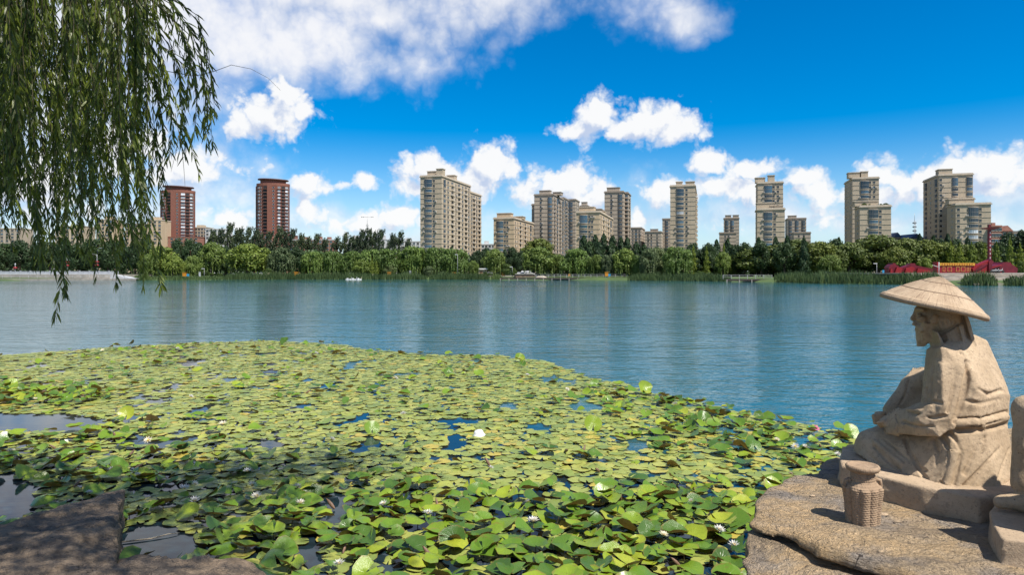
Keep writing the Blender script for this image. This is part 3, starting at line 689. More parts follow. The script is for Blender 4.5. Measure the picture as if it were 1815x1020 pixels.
apartment('single tan tower with blue bay windows up the middle of its front',
  [dict(Y=448, uL=1188, uR=1232, uE=1241, v=330, roof=[(.22, .08, 4, 4, 2.4), (.62, .02, 5.5, 5, 1.8)],
        cols=[('F', .40, 'y'), ('F', .66, 's'), ('R', .15, 's'), ('R', .4, 'l'), ('R', .7, 'l'), ('R', .92, 's')])], 'b')
apartment('far taupe stepped tower between the two larger tan towers',
  [dict(Y=620, uL=1283, uR=1310, uE=1319, v=388, cols=[('F', .2, 'n'), ('F', .55, 'n'), ('R', .3, 'm'), ('R', .7, 'm')], roof=[(.1, .1, 5, 5, 2), (.6, .1, 5, 5, 2)]),
   dict(Y=585, uL=1275, uR=1305, uE=1310, v=414, cols=[('F', .35, 's'), ('F', .55, 's')])], 't')
apartment('stepped tan tower with a wider lower front block, fourth from the right',
  [dict(Y=442, uL=1343, uR=1388, uE=1340, v=326, left=True, D=18, roof=[(-.08, .2, 6, 5, 3), (.42, .1, 4, 4, 4)], cols=[('F', .42, 'y'), ('F', .63, 's'), ('F', .80, 's')]),
   dict(Y=402, uL=1342, uR=1391, uE=1337, v=373, left=True, D=14, roof=[(.0, .3, 10, 6, 3.2), (.5, .3, 7, 6, 1.5)], cols=[('F', .40, 'y'), ('F', .64, 's')])], 'b')
apartment('small far taupe stepped tower close to the right of a stepped tan tower',
  [dict(Y=620, uL=1396, uR=1429, uE=1394, v=389, left=True, D=20, cols=[('F', .15, 'n'), ('F', .5, 'n'), ('F', .85, 'n')], roof=[(.05, .1, 7, 5, 2)]),
   dict(Y=590, uL=1407, uR=1437, uE=1405, v=414, left=True, D=16, cols=[('F', .3, 's'), ('F', .6, 's')])], 't')
rt_ = apartment('stepped tan tower with roof planting on its lower block, second from the right',
  [dict(Y=430, uL=1511, uR=1558, uE=1499, v=318, left=True, D=26, roof=[(-.12, .1, 6.5, 6, 3.2), (.36, .1, 4, 4, 3.6)], cols=[('F', .46, 'y'), ('F', .66, 's'), ('F', .82, 's'), ('L', .2, 's'), ('L', .8, 's')]),
   dict(Y=384, uL=1524, uR=1579.5, uE=1515, v=368, left=True, D=14, roof=[(-.1, .4, 12, 6, 2.6)], cols=[('F', .44, 'y'), ('F', .66, 's'), ('L', .4, 's')])], 'b')
for k_, (u_, s_) in enumerate(((1532, 3.2), (1541, 2.6), (1562, 2.8), (1570, 3.4), (1575, 2.2))):
    w_ = P(u_, 366, 388); o_ = obj('roof_shrub', CROWN['bush'][k_ % 3], rt_, Matrix.Rotation(-YAW, 3, 'Z') @ (w_ - Vector(rt_.location)) + Vector((0, 0, -.3))); o_.scale = (s_, s_, s_ * .7)
apartment('largest stepped tan tower at the right with banded side bays',
  [dict(Y=400, uL=1664, uR=1724.5, uE=1651, v=312, left=True, D=30, roof=[(.02, .04, 7, 6, 2.6)], cols=[('F', .48, 'n'), ('F', .9, 'n'), ('L', .15, 'n'), ('L', .5, 's'), ('L', .8, 'n'), ('F', .06, 's')]),
   dict(Y=366, uL=1694, uR=1756.5, uE=1689, v=364, left=True, D=14, roof=[(-.08, .45, 12, 6, 2.6)], cols=[('F', .50, 'y'), ('F', .70, 's'), ('L', .4, 's'), ('F', .08, 's')]),
   dict(Y=392, uL=1688, uR=1727, uE=1684, v=355, left=True, D=12, cols=[])], 'b')

# ------------------------------------------------------------------ the two round red towers
wf1 = win_flat(3.4, 2.0, GL_C, M_WFR, 2); wf2 = win_flat(1.5, 1.7, GL_D, M_WFR, 0); wf3 = win_flat(2.2, 1.9, GL_C, M_WFR, 1)
def red_tower(u0, u1, vtop, vdisc, Y, label):
    X = ux((u0 + u1) / 2, Y); Rr = (u1 - u0) / 2 / F * Y; H = vz(vtop, Y) - 1.2
    root = empty('round_tower', (X, Y, 1.2), R(0)); tag(root, label, 'building', 'round red towers')
    n = 22; dp = .62
    # plan: oval, seen half-round from the lake; recesses are only dark strips
    pl = []
    for i in range(n):
        t = 2 * math.pi * i / n; pl.append((math.cos(t) * Rr, math.sin(t) * Rr * dp))
    MB().prism(pl, -1, H, 0).build('wall', M_RED, root)
    MB().prism([(x * 1.012, y * 1.012) for x, y in pl], H + .003, H + 2.2, 0).build('parapet', M_RED2, root)
    MB().prism([(x * .78, y * .78) for x, y in pl], H + 2.2, H + 5.2, 0).build('roof_drum', M_RED2, root)
    dz = vz(vdisc, Y) - 1.2
    m2 = MB(); m2.lathe([(Rr * .93, 0), (Rr * .95, .5), (Rr * .9, 1.2), (Rr * .3, 1.6)], 40)
    d = m2.build('roof_disc', M_DKRED, root, (0, 0, H + 5.21)); d.scale = (1, dp, 1); d.rotation_euler = (0, R(2.6), 0)
    rows = int((H - 10) / 3.0)
    # facets that face the lake: i from n/2 .. n  (angles pi..2pi)
    kinds = {11: 'p', 12: 'b', 13: 'w', 14: 'b', 15: 'r', 16: 'p', 17: 'b', 18: 'w', 19: 'r', 20: 'w', 21: 'b'}
    for i, kd in kinds.items():
        a, b_ = Vector(pl[i]), Vector(pl[(i + 1) % n]); mid = (a + b_) / 2; e = (b_ - a); L = e.length; e.normalize(); nr = Vector((e.y, -e.x))
        rz = math.atan2(e.y, e.x)
        if kd == 'p':
            q = MB().box(-L / 2, L / 2, -.8, .3, -1, H + .002); o = q.build('pilaster', M_RED2, root); o.location = (mid.x, mid.y, 0); o.rotation_euler = (0, 0, rz)
            continue
        for r_ in range(rows):
            z = H - 3.0 * (r_ + 1) + .3
            if kd == 'w': obj('window', wf1 if L > 3.8 else wf3, root, (mid.x, mid.y, z), rz)
            elif kd == 'b': obj('window', wf2, root, (mid.x - e.x * .9, mid.y - e.y * .9, z), rz)
            if kd == 'r':
                if r_ == 0:
                    q = MB().box(-L * .42, L * .42, -.06, .3, 6, H - .5); o = q.build('recess_shade_strip', M_DARK, root); o.location = (mid.x, mid.y, 0); o.rotation_euler = (0, 0, rz)  # near-black strip on the wall, painting in the shade of a recess
                q = obj('balcony_slab', SLAB(L), root, (mid.x, mid.y, z - .6), rz)
            elif kd == 'w': obj('balcony_slab', SLAB(L), root, (mid.x, mid.y, z - .55), rz)
_sl = {}
def SLAB(L):
    k = round(L, 1)
    if k not in _sl: _sl[k] = MB().box(-L * .48, L * .48, -.75, .2, 0, .35).mesh('balcony_slab', M_RED2)
    return _sl[k]
red_tower(287, 345, 343, 335, 637, 'round red-brown tower with flat disc roof beside the hanging willow')
red_tower(455.5, 513, 331, 322, 615, 'taller round red-brown tower with disc roof above the leaning poplars')

# ------------------------------------------------------------------ low buildings between the trees
def lowrise(label, u0, u1, vtop, Y, mat, roofm, cols, step=None, rows=3, D=16, fr=None, gable=False, cat='building'):
    X0, X1 = ux(u0, Y), ux(u1, Y); H = vz(vtop, Y) - 1.2; w = X1 - X0
    root = empty('low_building', (X0, Y, 1.2)); tag(root, label, cat, 'low buildings behind the far trees')
    MB().box(0, w, 0, D, -1, H).build('wall', mat, root)
    if gable:
        MB().add([(-.5, -.5, H), (w + .5, -.5, H), (w + .5, D + .5, H), (-.5, D + .5, H), (w / 2, -.5, H + 3), (w / 2, D + .5, H + 3)], [(0, 1, 4), (1, 2, 5, 4), (2, 3, 5), (3, 0, 4, 5), (0, 3, 2, 1)]).build('roof', roofm, root)
    else: MB().ring(0, w, 0, D, H + .002, H + .7, .25).build('roof', roofm, root)
    for (a, b_, hh, ww) in (step or []): MB().box(a * w, a * w + ww, 2, 2 + ww, H + .702, H + .7 + hh).build('roof_house', mat, root)
    for i in range(cols):
        for j in range(rows):
            z = H - 3.0 * (j + 1) + .7
            if z > 1: obj('window', fr or WM['mb'][(i + j) % 3], root, ((i + .5) / cols * w, 0, z), 0)
    return root
lowrise('long red-brick low building right of the taller red tower', 514, 590, 426, 560, M_PINK, M_WHT, 12, [(.3, 0, 2, 4), (.6, 0, 2.4, 4), (.85, 0, 2, 3)], rows=3)
lowrise('brick podium at the foot of the left red tower', 283, 352, 421, 610, M_PINK, M_RED2, 8, rows=2)
lowrise('brick podium at the foot of the taller red tower', 450, 518, 418, 600, M_PINK, M_RED2, 8, rows=2)
lowrise('white low building beside the left red tower podium', 364, 400, 407, 620, M_WHT, M_WHT, 5, rows=3)
lowrise('small beige block between the two red towers', 345, 366, 404, 640, M_BEI, M_TRIM, 4, [(.1, 0, 2, 6)], rows=4)
lowrise('white apartment row behind the tallest poplars', 610, 682, 425, 600, M_WHT, M_WHT, 11, [(.2, 0, 3, 5), (.5, 0, 3, 5), (.85, 0, 3, 5)], rows=3)
lowrise('white apartment row just left of the tall beige block', 690, 744, 429, 590, M_WHT, M_WHT, 8, [(.1, 0, 2.5, 5), (.5, 0, 2.5, 5)], rows=3)
lowrise('white low block between the tall beige and the lowest beige block', 853, 877, 434, 580, M_WHT, M_WHT, 4, [(.2, 0, 2.5, 4)], rows=2)
lowrise('beige apartment block behind the willow, left of the red tower', 262, 287, 391, 600, M_BEI2, M_TRIM, 3, [(.2, 0, 2.5, 6)], rows=7)
lowrise('beige apartment block seen between hanging willow twigs', 172, 200, 390, 590, M_BEI2, M_TRIM, 4, [(.4, 0, 2.5, 6)], rows=7)
lowrise('lower beige block behind the willow curtain beside its taller neighbour', 222, 262, 398, 610, M_BEI, M_TRIM, 5, rows=6)
lowrise('pale taupe block at the far left edge', -20, 36, 406, 600, M_TAU, M_TRIM, 6, rows=5)
lowrise('beige block behind the densest willow strands', 98, 150, 402, 620, M_BEI, M_TRIM, 6, rows=5)
lowrise('cream low house with blue roof left of the mast', 1584, 1597, 421, 420, M_BEI, M_BLUER, 2, rows=1, gable=True)
lowrise('cream low house with blue roof right of the mast', 1612, 1637, 423, 420, M_BEI, M_BLUER, 3, rows=1, gable=True)
lowrise('red-brown brick block behind the red column', 1757, 1775, 402, 360, M_PINK, M_PINK, 3, [(.3, 0, 1.5, 2)], rows=5)
lowrise('red-brown brick house with gabled front at right edge', 1776, 1794, 410, 365, M_PINK, M_PINK, 2, rows=4, gable=True)
lowrise('long brick block with grey roof leaving the frame at right', 1795, 1850, 412, 370, M_BEI, M_ROOF, 5, rows=4)

# ------------------------------------------------------------------ masts
steel = pm('steel', (0.36, 0.37, 0.38), .5, metal=.6)
mred = pm('mast_red', (0.45, 0.06, 0.05), .6); 
def mast(u, vt, vb, Y, label, arms):
    root = empty('radio_mast', (ux(u, Y), Y, 1.2)); tag(root, label, 'mast')
    H = vz(vt, Y) - 1.2; w = 1.1
    mb = MB()
    for sx, sy in ((-1, -1), (1, -1), (0, 1)): mb.tube([(sx * w, sy * w, 0), (sx * w * .45, sy * w * .45, H)], .16, 5)
    z = 0
    while z < H - 2.5:
        f0, f1 = 1 - .55 * z / H, 1 - .55 * (z + 2.2) / H
        mb.tube([(-w * f0, -w * f0, z), (w * f1, -w * f1, z + 2.2)], .09, 4); mb.tube([(w * f0, -w * f0, z), (0, w * f1, z + 2.2)], .09, 4); z += 2.2
    mb.build('lattice', steel, root)
    m2 = MB(); m2.tube([(0, 0, H - 1), (0, 0, H + 6)], .12, 5)
    m2.build('antenna', steel, root)
    if arms:
        m3 = MB(); m3.tube([(-5.5, 0, H + 6), (5.5, 0, H + 6)], .10, 4)
        for x in (-5, -3.5, 3.5, 5): m3.tube([(x, 0, H + 5.6), (x, 0, H + 6.6)], .22, 5)
        m3.build('cross_arm', steel, root)
    m4 = MB(); 
    for k in range(3): m4.box(-1.0, 1.0, -1.0, 1.0, H - 2 - k * 3, H - 1.0 - k * 3)
    m4.build('platform', M_WHT if arms else steel, root)
mast(651, 397, 440, 600, 'lattice radio mast with cross arm above the poplars', True)
mast(1621, 392, 440, 520, 'slim grey telecom mast between the two right tan towers', False)
# ================================================================== THINGS ON THE FAR SHORE
concrete = pm('pale_concrete', (0.34, 0.31, 0.27), .9, (.6, .25), (8, .4, .03)); stone_w = pm('white_stone', (0.46, 0.48, 0.51), .8, (1, .15))
stepm = pm('step_stone', (0.40, 0.345, 0.28), .9, (.8, .3), (6, .4, .04)); darkwood = pm('dark_wood', (0.055, 0.045, 0.04), .8, (2, .3)); railm = pm('grey_rail', (0.42, 0.43, 0.42), .6)
redp = pm('dark_red_paint', (0.15, 0.008, 0.018), .45, (1, .25)); redb = pm('bright_red_paint', (0.26, 0.012, 0.016), .45, (1, .15)); yel = pm('yellow_board', (0.60, 0.33, 0.03), .6, (1, .1))
orange = pm('orange_paint', (0.62, 0.25, 0.02), .5, (1, .1)); bluep = pm('blue_sign_paint', (0.03, 0.30, 0.55), .5, (1, .1)); whitep = pm('white_paint', (0.75, 0.75, 0.74), .45, (1, .06)); greyp = pm('grey_paint', (0.30, 0.31, 0.32), .5)
black = pm('black_rubber', (0.02, 0.02, 0.02), .6); cream = pm('cream_wall', (0.62, 0.53, 0.36), .85, (1, .1))

# ---- quay at the left
YQ = 206.0
q = empty('quay', (0, 0, 0)); tag(q, 'pale stone quay with white balustrade behind the hanging willow', 'quay')
x0, x1 = ux(-900, YQ), ux(235, YQ)
MB().box(x0, x1, YQ - 3, YQ + 2, -.5, .55).build('landing', concrete, q)
MB().box(x0, ux(190, YQ), YQ + 1.5, YQ + 30, -.5, 1.75).build('retaining_wall', concrete, q)
MB().add([(ux(190, YQ), YQ + 1.5, .5), (x1, YQ + 1.5, .5), (ux(190, YQ), YQ + 1.5, 1.75), (ux(190, YQ), YQ + 6, .5), (x1, YQ + 6, .5), (ux(190, YQ), YQ + 6, 1.75)], [(0, 1, 2), (3, 5, 4), (1, 4, 5, 2), (0, 3, 4, 1)]).build('ramp', stone_w, q)
post = MB().box(-.14, .14, -.14, .14, 0, 1.15).box(-.2, .2, -.2, .2, 1.152, 1.27).mesh('balustrade_post', stone_w)
pan = MB().box(.142, 2.86, -.06, .06, .12, .9).box(.142, 2.86, -.1, .1, .92, 1.05).mesh('balustrade_panel', stone_w)
u = -60.0; X = ux(-60, YQ)
while X < ux(188, YQ):
    obj('balustrade_post', post, q, (X, YQ + 1.9, 1.75)); obj('balustrade_panel', pan, q, (X, YQ + 1.9, 1.75)); X += 3.0
rl = MB(); 
rl.tube([(ux(-60, YQ), YQ - 2.8, 1.45), (x1, YQ - 2.8, 1.45)], .05, 5); rl.tube([(ux(-60, YQ), YQ - 2.8, 1.0), (x1, YQ - 2.8, 1.0)], .04, 5)
rl.build('landing_rail', railm, q)
rp = MB().tube([(0, 0, 0), (0, 0, .9)], .05, 5).mesh('rail_post', railm)
X = ux(-60, YQ)
while X < x1: obj('rail_post', rp, q, (X, YQ - 2.8, .55)); X += 2.6
# street lamps with red lanterns
lan = MB().lathe([(.05, 0), (.55, .15), (.55, .55), (.05, .7)], 12).mesh('lantern', redb)
for u, vt, arm, txt in ((172, 440, True, 'street lamp with two curved arms and red lanterns on the quay'), (119, 453, False, 'lamp post with red lanterns behind the thickest willow strands'), (27, 467, False, 'short lamp post with one red lantern at the left edge of the quay')):
    Yl = YQ + 8; zt = vz(vt, Yl); r = empty('street_lamp', (ux(u, Yl), Yl, 1.75)); tag(r, txt, 'street lamp'); zt -= 1.75
    mb = MB(); mb.lathe([(.16, 0), (.11, 1), (.08, zt * .8)], 8)
    if arm:
        mb.tube([(0, 0, zt * .75), (.15, 0, zt * .92), (.6, 0, zt * .99), (1.2, 0, zt)], .06, 6); mb.tube([(0, 0, zt * .6), (-.15, 0, zt * .73), (-.9, 0, zt * .78)], .06, 6)
    mb.build('pole', greyp, r)
    if arm:
        obj('lamp_head', MB().box(-.35, .35, -.12, .12, -.08, .06).mesh('lamp_head', stone_w), r, (1.4, 0, zt)); obj('lamp_head', MB().box(-.3, .3, -.12, .12, -.08, .06).mesh('lamp_head', stone_w), r, (-1.1, 0, zt * .78))
    else: obj('lamp_head', MB().lathe([(.1, 0), (.22, .3), (.1, .7)], 8).mesh('lamp_head', stone_w), r, (0, 0, zt * .8))
    for z in ((.42, .58) if vt < 460 else (.5,)): obj('lantern', lan, r, (0, 0, zt * z * (.75 if arm else 1)))

# ---- bins, signs, posts
cab = MB().box(-.5, .5, -.4, .4, .35, 1.5).box(-.58, .58, -.48, .48, 1.502, 1.66).mesh('cabinet_body', orange)
legm = MB().box(-.06, .06, -.06, .06, 0, .35).mesh('leg', greyp)
for u, dY, k, txt in ((327, 7, 1.1, 'below the two small round willows'), (525, 6, 1.25, 'right of the grey willow under the poplars'), (690, 6, 1.2, 'under the weeping willows above the reeds'), (805, 6, 1.15, 'beside the tall lamp post left of the kiosk'), (892, 8, 1.15, 'left of the parked white cars'), (1075, 7, 1.2, 'behind the long boardwalk'), (1009, 9, .75, 'in shade behind the long boardwalk, left one')):
    Y = shoreY(u) + dY; r = empty('orange_cabinet', (ux(u, Y), Y, gz(u, Y))); k *= .85; r.scale = (k, k, k); tag(r, 'orange cabinet on short legs ' + txt, 'cabinet', 'orange cabinets on the far bank')
    obj('cabinet_body', cab, r)
    for sx in (-.4, .4):
        for sy in (-.3, .3): obj('leg', legm, r, (sx, sy, 0))
def board(u, v0, v1, hw, dY, mat, txt, name='sign_board', cat='sign'):
    Y = shoreY(u) + dY; z0 = gz(u, Y); zt = vz(v0, Y) - z0; zb = max(.2, vz(v1, Y) - z0); w = hw / F * Y
    r = empty(name, (ux(u, Y), Y, z0)); tag(r, txt, cat)
    MB().box(-w, w, -.06, .06, zb, zt).build('panel', mat, r)
    for s in (-.8, .8): MB().box(s * w - .04, s * w + .04, -.04, .04, 0, zb).build('post', greyp, r)
board(333, 486, 490, 2.2, 6, bluep, 'small blue sign beside the leftmost orange cabinet')
board(429, 487, 491, 2.2, 5, bluep, 'small blue sign on the bank below the big round willow')
board(1080, 486, 490, 2.0, 6, bluep, 'small blue sign behind the long boardwalk')
board(1568, 479, 486.5, 4, 40, bluep, 'blue notice board left of the dark red sculptures')
board(354, 482.5, 490.5, 1.6, 5, stone_w, 'tall white sign panel on the bank right of the small willows')
board(475, 484, 489, 2.0, 5, cream, 'small cream notice board below the grey-green willow')
board(727, 480, 489, 1.6, 5, greyp, 'grey pillar sign under the weeping willows', 'pillar_sign')
board(662, 486, 490, 1.5, 5, cream, 'small cream notice board in front of the weeping willows')
board(252, 487.5, 490, 2, 4, cream, 'low cream sign beside the end of the quay')
for u, vt, dY, txt in ((811, 452, 5, 'tall slim grey pole in front of the rightmost weeping willow'), (362, 477, 6, 'short lamp pole right of the white sign panel'), (908, 474, 7, 'grey lamp pole beside the small bush near the cars'), (1554, 468, 40, 'camera pole left of the blue notice board'), (856+0, 488, 3, None)):
    if not txt: continue
    Y = shoreY(u) + dY; z0 = gz(u, Y); h = vz(vt, Y) - z0; r = empty('lamp_pole', (ux(u, Y), Y, z0)); tag(r, txt, 'pole')
    MB().lathe([(.12, 0), (.08, h * .5), (.06, h)], 8).build('pole', greyp, r)
    MB().box(-.9, .1, -.12, .12, h, h + .16).build('lamp_head', whitep, r)

# ---- kiosk
Y = shoreY(850) + 12; r = empty('kiosk', (ux(848, Y), Y, gz(850, Y))); tag(r, 'small cream kiosk with flat white roof between the willows', 'kiosk')
MB().box(0, 3.0, 0, 3.5, -.2, 2.5).build('wall', cream, r); MB().box(-1.8, 3.4, -.5, 4, 2.502, 2.95).build('roof', whitep, r); MB().box(-1.6, -1.4, -.3, -.1, -.2, 2.5).build('post', whitep, r)
MB().box(.5, 1.5, -.05, .05, 0, 2.0).build('door', pm('brown_door', (.25, .14, .08)), r); MB().box(1.8, 2.7, -.05, .05, 1.0, 1.9).build('window', GL_D, r)

# ---- parked cars
carw = pm('white_car_paint', (0.72, 0.73, 0.74), .25, (1, .03)); carg = pm('grey_car_paint', (0.22, 0.23, 0.25), .3)
def car(u, dY, rz, paint, txt, z=0.0, van=False):
    Y = shoreY(u) + dY; r = empty('parked_car', (ux(u, Y), Y, gz(u, Y) + z), rz); tag(r, txt, 'car', 'cars parked behind the far shore')
    L, Wd = 2.2, .88
    pr = [(-L, .35), (-L, .75), (-L * .92, .95), (-1.25, 1.02), (-.75, 1.45), (.85, 1.47), (1.5, 1.0), (L * .95, .88), (L, .6), (L, .35)] if not van else [(-L, .35), (-L, 1.7), (-L * .95, 1.9), (1.2, 1.9), (1.7, 1.15), (L, .95), (L, .35)]
    n = len(pr); vs = [(x, -Wd, z) for x, z in pr] + [(x, Wd, z) for x, z in pr]
    vs = [(x, y * (.86 if z > 1.2 else 1), z) for x, y, z in vs]
    MB().add(vs, [tuple(range(n)), tuple(range(2 * n - 1, n - 1, -1))] + [(i, i + n, (i + 1) % n + n, (i + 1) % n) for i in range(n)]).build('body', paint, r)
    for s in (-1, 1):
        yy = s * Wd * .93
        MB().add([(-.95, yy * 1.04, 1.05), (-.7, yy * .99, 1.38), (.05, yy * .99, 1.4), (.05, yy * 1.04, 1.05)], [(0, 1, 2, 3)]).build('side_window', GL_D, r)
        MB().add([(.12, yy * 1.04, 1.05), (.12, yy * .99, 1.4), (.8, yy * .99, 1.39), (1.2, yy * 1.04, 1.05)], [(0, 1, 2, 3)]).build('side_window', GL_D, r)
    MB().add([(1.45, -.7, 1.04), (1.45, .7, 1.04), (.9, .66, 1.44), (.9, -.66, 1.44)], [(0, 1, 2, 3)]).build('windscreen', GL_D, r)
    for sx in (-1.35, 1.35):
        for sy in (-1, 1):
            w = empty('wheel'); w.parent = r; w.location = (sx, sy * .8, .33); w.rotation_euler = (R(90), 0, 0)
            obj('tyre', WT, w); obj('rim', WR, w)
    for sy in (-.65, .65): MB().box(L - .05, L + .02, sy - .16, sy + .16, .65, .8).build('headlight', whitep, r)
WT = MB().lathe([(.2, -.11), (.33, -.11), (.33, .11), (.2, .11)], 14).mesh('tyre', black); WR = MB().lathe([(.02, -.12), (.19, -.12), (.19, .12), (.02, .12)], 10).mesh('rim', greyp)
MB().box(ux(850, 250), ux(985, 250), shoreY(920) + 14, shoreY(920) + 48, .9, 1.16).build('car_park', concrete)['kind'] = 'structure'
car(923, 18, R(175), carw, 'white car parked nearest the water behind the boardwalk', .1)
car(937, 22, R(160), carw, 'white car parked at an angle behind the nearest white car', .1)
car(931, 30, R(170), carw, 'white van parked behind the two white cars', .1, True)
car(868, 24, R(180), carg, 'grey car parked in tree shade left of the small bush', .1)
car(460, 34, R(178), carw, 'white car glimpsed under the big round willow', 0)
car(405, 36, R(2), carg, 'dark car glimpsed behind the leftmost poplars', 0)

# ---- boardwalks
def boardwalk(u0, u1, vdeck, hgt, txt, rails, dY=-1.0):
    Y = shoreY((u0 + u1) / 2) + dY; xa, xb = ux(u0, Y), ux(u1, Y); r = empty('boardwalk', (xa, Y, 0)); tag(r, txt, 'boardwalk'); L = xb - xa
    nb = int(L / 1.2); pl = MB().box(.02, 1.17, 0, 3.2, hgt - .14, hgt).mesh('plank', darkwood)
    for i in range(nb): obj('plank', pl, r, (i * 1.2, 0, 0))
    MB().box(0, nb * 1.2, .02, .3, hgt - .5, hgt - .143).build('beam', darkwood, r)
    pile = MB().box(-.13, .13, -.13, .13, -.8, hgt - .145).mesh('pile', concrete)
    n = int(L / 2.6)
    for i in range(n + 1): obj('pile', pile, r, (i * L / n, -.14, 0))
    ps = MB().box(-.06, .06, -.06, .06, 0, 1.05).mesh('rail_post', railm)
    a, b = rails; n2 = int((b - a) * L / 1.9)
    for i in range(n2 + 1): obj('rail_post', ps, r, (a * L + (b - a) * L * i / n2, 3.0, hgt))
    for z in (.55, 1.0): MB().box(a * L, b * L, 2.96, 3.04, hgt + z, hgt + z + .07).build('handrail', railm, r)
boardwalk(887, 1115, 492, .75, 'long dark timber boardwalk on piles along the far shore', (.28, 1.0))
boardwalk(1288, 1376, 495, .75, 'short dark timber boardwalk with pale rail left of the tall reeds', (0, 1.0))
Y = shoreY(930) + 4.5; r = empty('retaining_wall', (0, 0, 0)); tag(r, 'low brown retaining wall with pale coping below the parked cars', 'wall')
MB().box(ux(914, Y), ux(948, Y), Y, Y + 6, .3, 1.75).build('wall', pm('brown_stone', (.22, .15, .11), .9, (1, .4)), r); MB().box(ux(913, Y), ux(949, Y), Y - .2, Y + 6.2, 1.752, 2.0).build('coping', concrete, r)
Y = shoreY(959) + 3
mb = MB(); mb.lathe([(2.6, 0), (2.5, .5), (1.9, 1.1), (1.0, 1.5), (.2, 1.6)], 9); bo = mb.build('boulder', stepm, None, (ux(959, Y), Y, .5)); bo.scale = (.8, .5, .55); tag(bo, 'grey rounded boulder behind the long boardwalk', 'boulder')

# ---- white pedal boats
for i, (u, v, txt) in enumerate(((618, 494.6, 'leftmost of three small white boats by the reeds'), (627.5, 494.3, 'middle one of three small white boats by the reeds'), (636.5, 494.2, 'rightmost of three small white boats by the reeds'))):
    Y = shoreY(u) - 4; r = empty('pedal_boat', (ux(u, Y), Y, -.05), R(20 * i)); r.scale = (.7, .7, .7); tag(r, txt, 'boat', 'small white boats')
    hl = [(-1.3, -.5), (.7, -.55), (1.4, 0), (.7, .55), (-1.3, .5)]
    MB().prism(hl, 0, .45).build('hull', whitep, r); MB().box(-.8, -.2, -.4, .4, .452, .9).build('seat', whitep, r)
    MB().tube([(1.0, 0, .4), (1.3, 0, .9), (1.2, 0, 1.25), (1.5, 0, 1.3)], [.16, .1, .09, .05], 7).build('prow', whitep if i != 2 else cream, r)

# ---- stone embankment with steps at the right
e = empty('stone_embankment', (0, 0, 0)); tag(e, 'pale stone embankment with broad steps below the red display wall', 'embankment')
Yf = 128.0; levels = [(.35, 0), (.53, 1.2), (.94, 9), (1.34, 9.6), (1.67, 18), (2.0, 18.5), (2.33, 19)]
xb = ux(1900, Yf)
for i, (zt, dy) in enumerate(levels):
    uu = 1668 + (0 if i < 3 else -8); MB().box(ux(uu, Yf + 10), xb + 40, Yf + dy, Yf + 60, -.5 if i == 0 else levels[i - 1][0] + .003 - .3, zt).build('step', stepm if i % 2 else concrete, e)
mb = MB(); mb.add([(ux(1600, 160), 150, .9), (ux(1660, 150), 148, .9), (ux(1660, 150), 148, 2.3), (ux(1600, 160), 150, 1.0), (ux(1600, 160), 156, .9), (ux(1660, 150), 156, .9), (ux(1660, 150), 156, 2.3), (ux(1600, 160), 156, 1.0)], [(0, 1, 2, 3), (5, 4, 7, 6), (3, 2, 6, 7), (4, 0, 3, 7), (1, 5, 6, 2)]); mb.build('ramp_wall', stepm, e)
YR = 160.0
def slab(name, pts, Y, th, mat, parent):
    """outline in pixels at distance Y, with thickness"""
    pp = [P(u, v, Y) for u, v in pts]; n = len(pp)
    vs = [(p.x, Y, p.z) for p in pp] + [(p.x, Y + th, p.z) for p in pp]
    return MB().add(vs, [tuple(range(n)), tuple(range(2 * n - 1, n - 1, -1))] + [(i, i + n, (i + 1) % n + n, (i + 1) % n) for i in range(n)]).build(name, mat, parent)
r = empty('display_wall', (0, 0, 0)); tag(r, 'long red display wall with a yellow lettered header above stone steps', 'wall')
slab('wall', [(1665, 484.6), (1665, 467), (1730, 467), (1730, 484.6)], YR, .8, redb, r); slab('header', [(1666, 471.2), (1666, 466.4), (1728, 466.4), (1728, 471.2)], YR - .2, .19, yel, r); slab('end_pier', [(1661, 486), (1661, 464.4), (1665, 466), (1665, 486)], YR - .5, 1.6, redb, r)
glow = pm('lettering_orange', (0.55, 0.10, 0.02), .6); gold = pm('gold_lines', (0.60, 0.28, 0.08), .6)
for k in range(13):
    u = 1669 + k * 4.4; gl = [(u, 470.3), (u, 469.9), (u + 2.6, 469.9), (u + 2.6, 470.3)]
    cg_ = MB()
    def st(a, b, c, d): 
        p0, p1 = P(a, d, YR - .23), P(c, b, YR - .23); cg_.box(min(p0.x, p1.x), max(p0.x, p1.x), YR - .235, YR - .203, min(p0.z, p1.z), max(p0.z, p1.z))
    kk = random.Random(k)
    st(u, 467.6, u + 2.8, 468.0); st(u + 1.2, 467.2, u + 1.6, 470.6)
    st(u + (.2 if k % 2 else .8), 469.1, u + 2.6, 469.45); st(u, 470.1, u + (2.8 if k % 3 else 1.4), 470.5)
    cg_.build('lettering', glow, r)
for (a, b, c, d) in ((1670.5, 1675, 473.5, 481.5), (1679, 1686.5, 473.3, 481.8), (1694, 1701, 473.3, 481.8), (1703, 1710.5, 473.3, 481.8)):
    pa = empty('panel'); pa.parent = r
    f_ = MB(); p0, p1 = P(a, d, YR), P(b, c, YR); t = .09
    for x0_, x1_, z0_, z1_ in ((p0.x, p1.x, p0.z, p0.z + t), (p0.x, p1.x, p1.z - t, p1.z), (p0.x, p0.x + t, p0.z + t + .002, p1.z - t - .002), (p1.x - t, p1.x, p0.z + t + .002, p1.z - t - .002)): f_.box(x0_, x1_, YR - .10, YR - .003, z0_, z1_)
    f_.build('frame', gold, pa); MB().box(p0.x + t, p1.x - t, YR - .05, YR - .004, p0.z + t, p1.z - t).build('face', redb, pa)
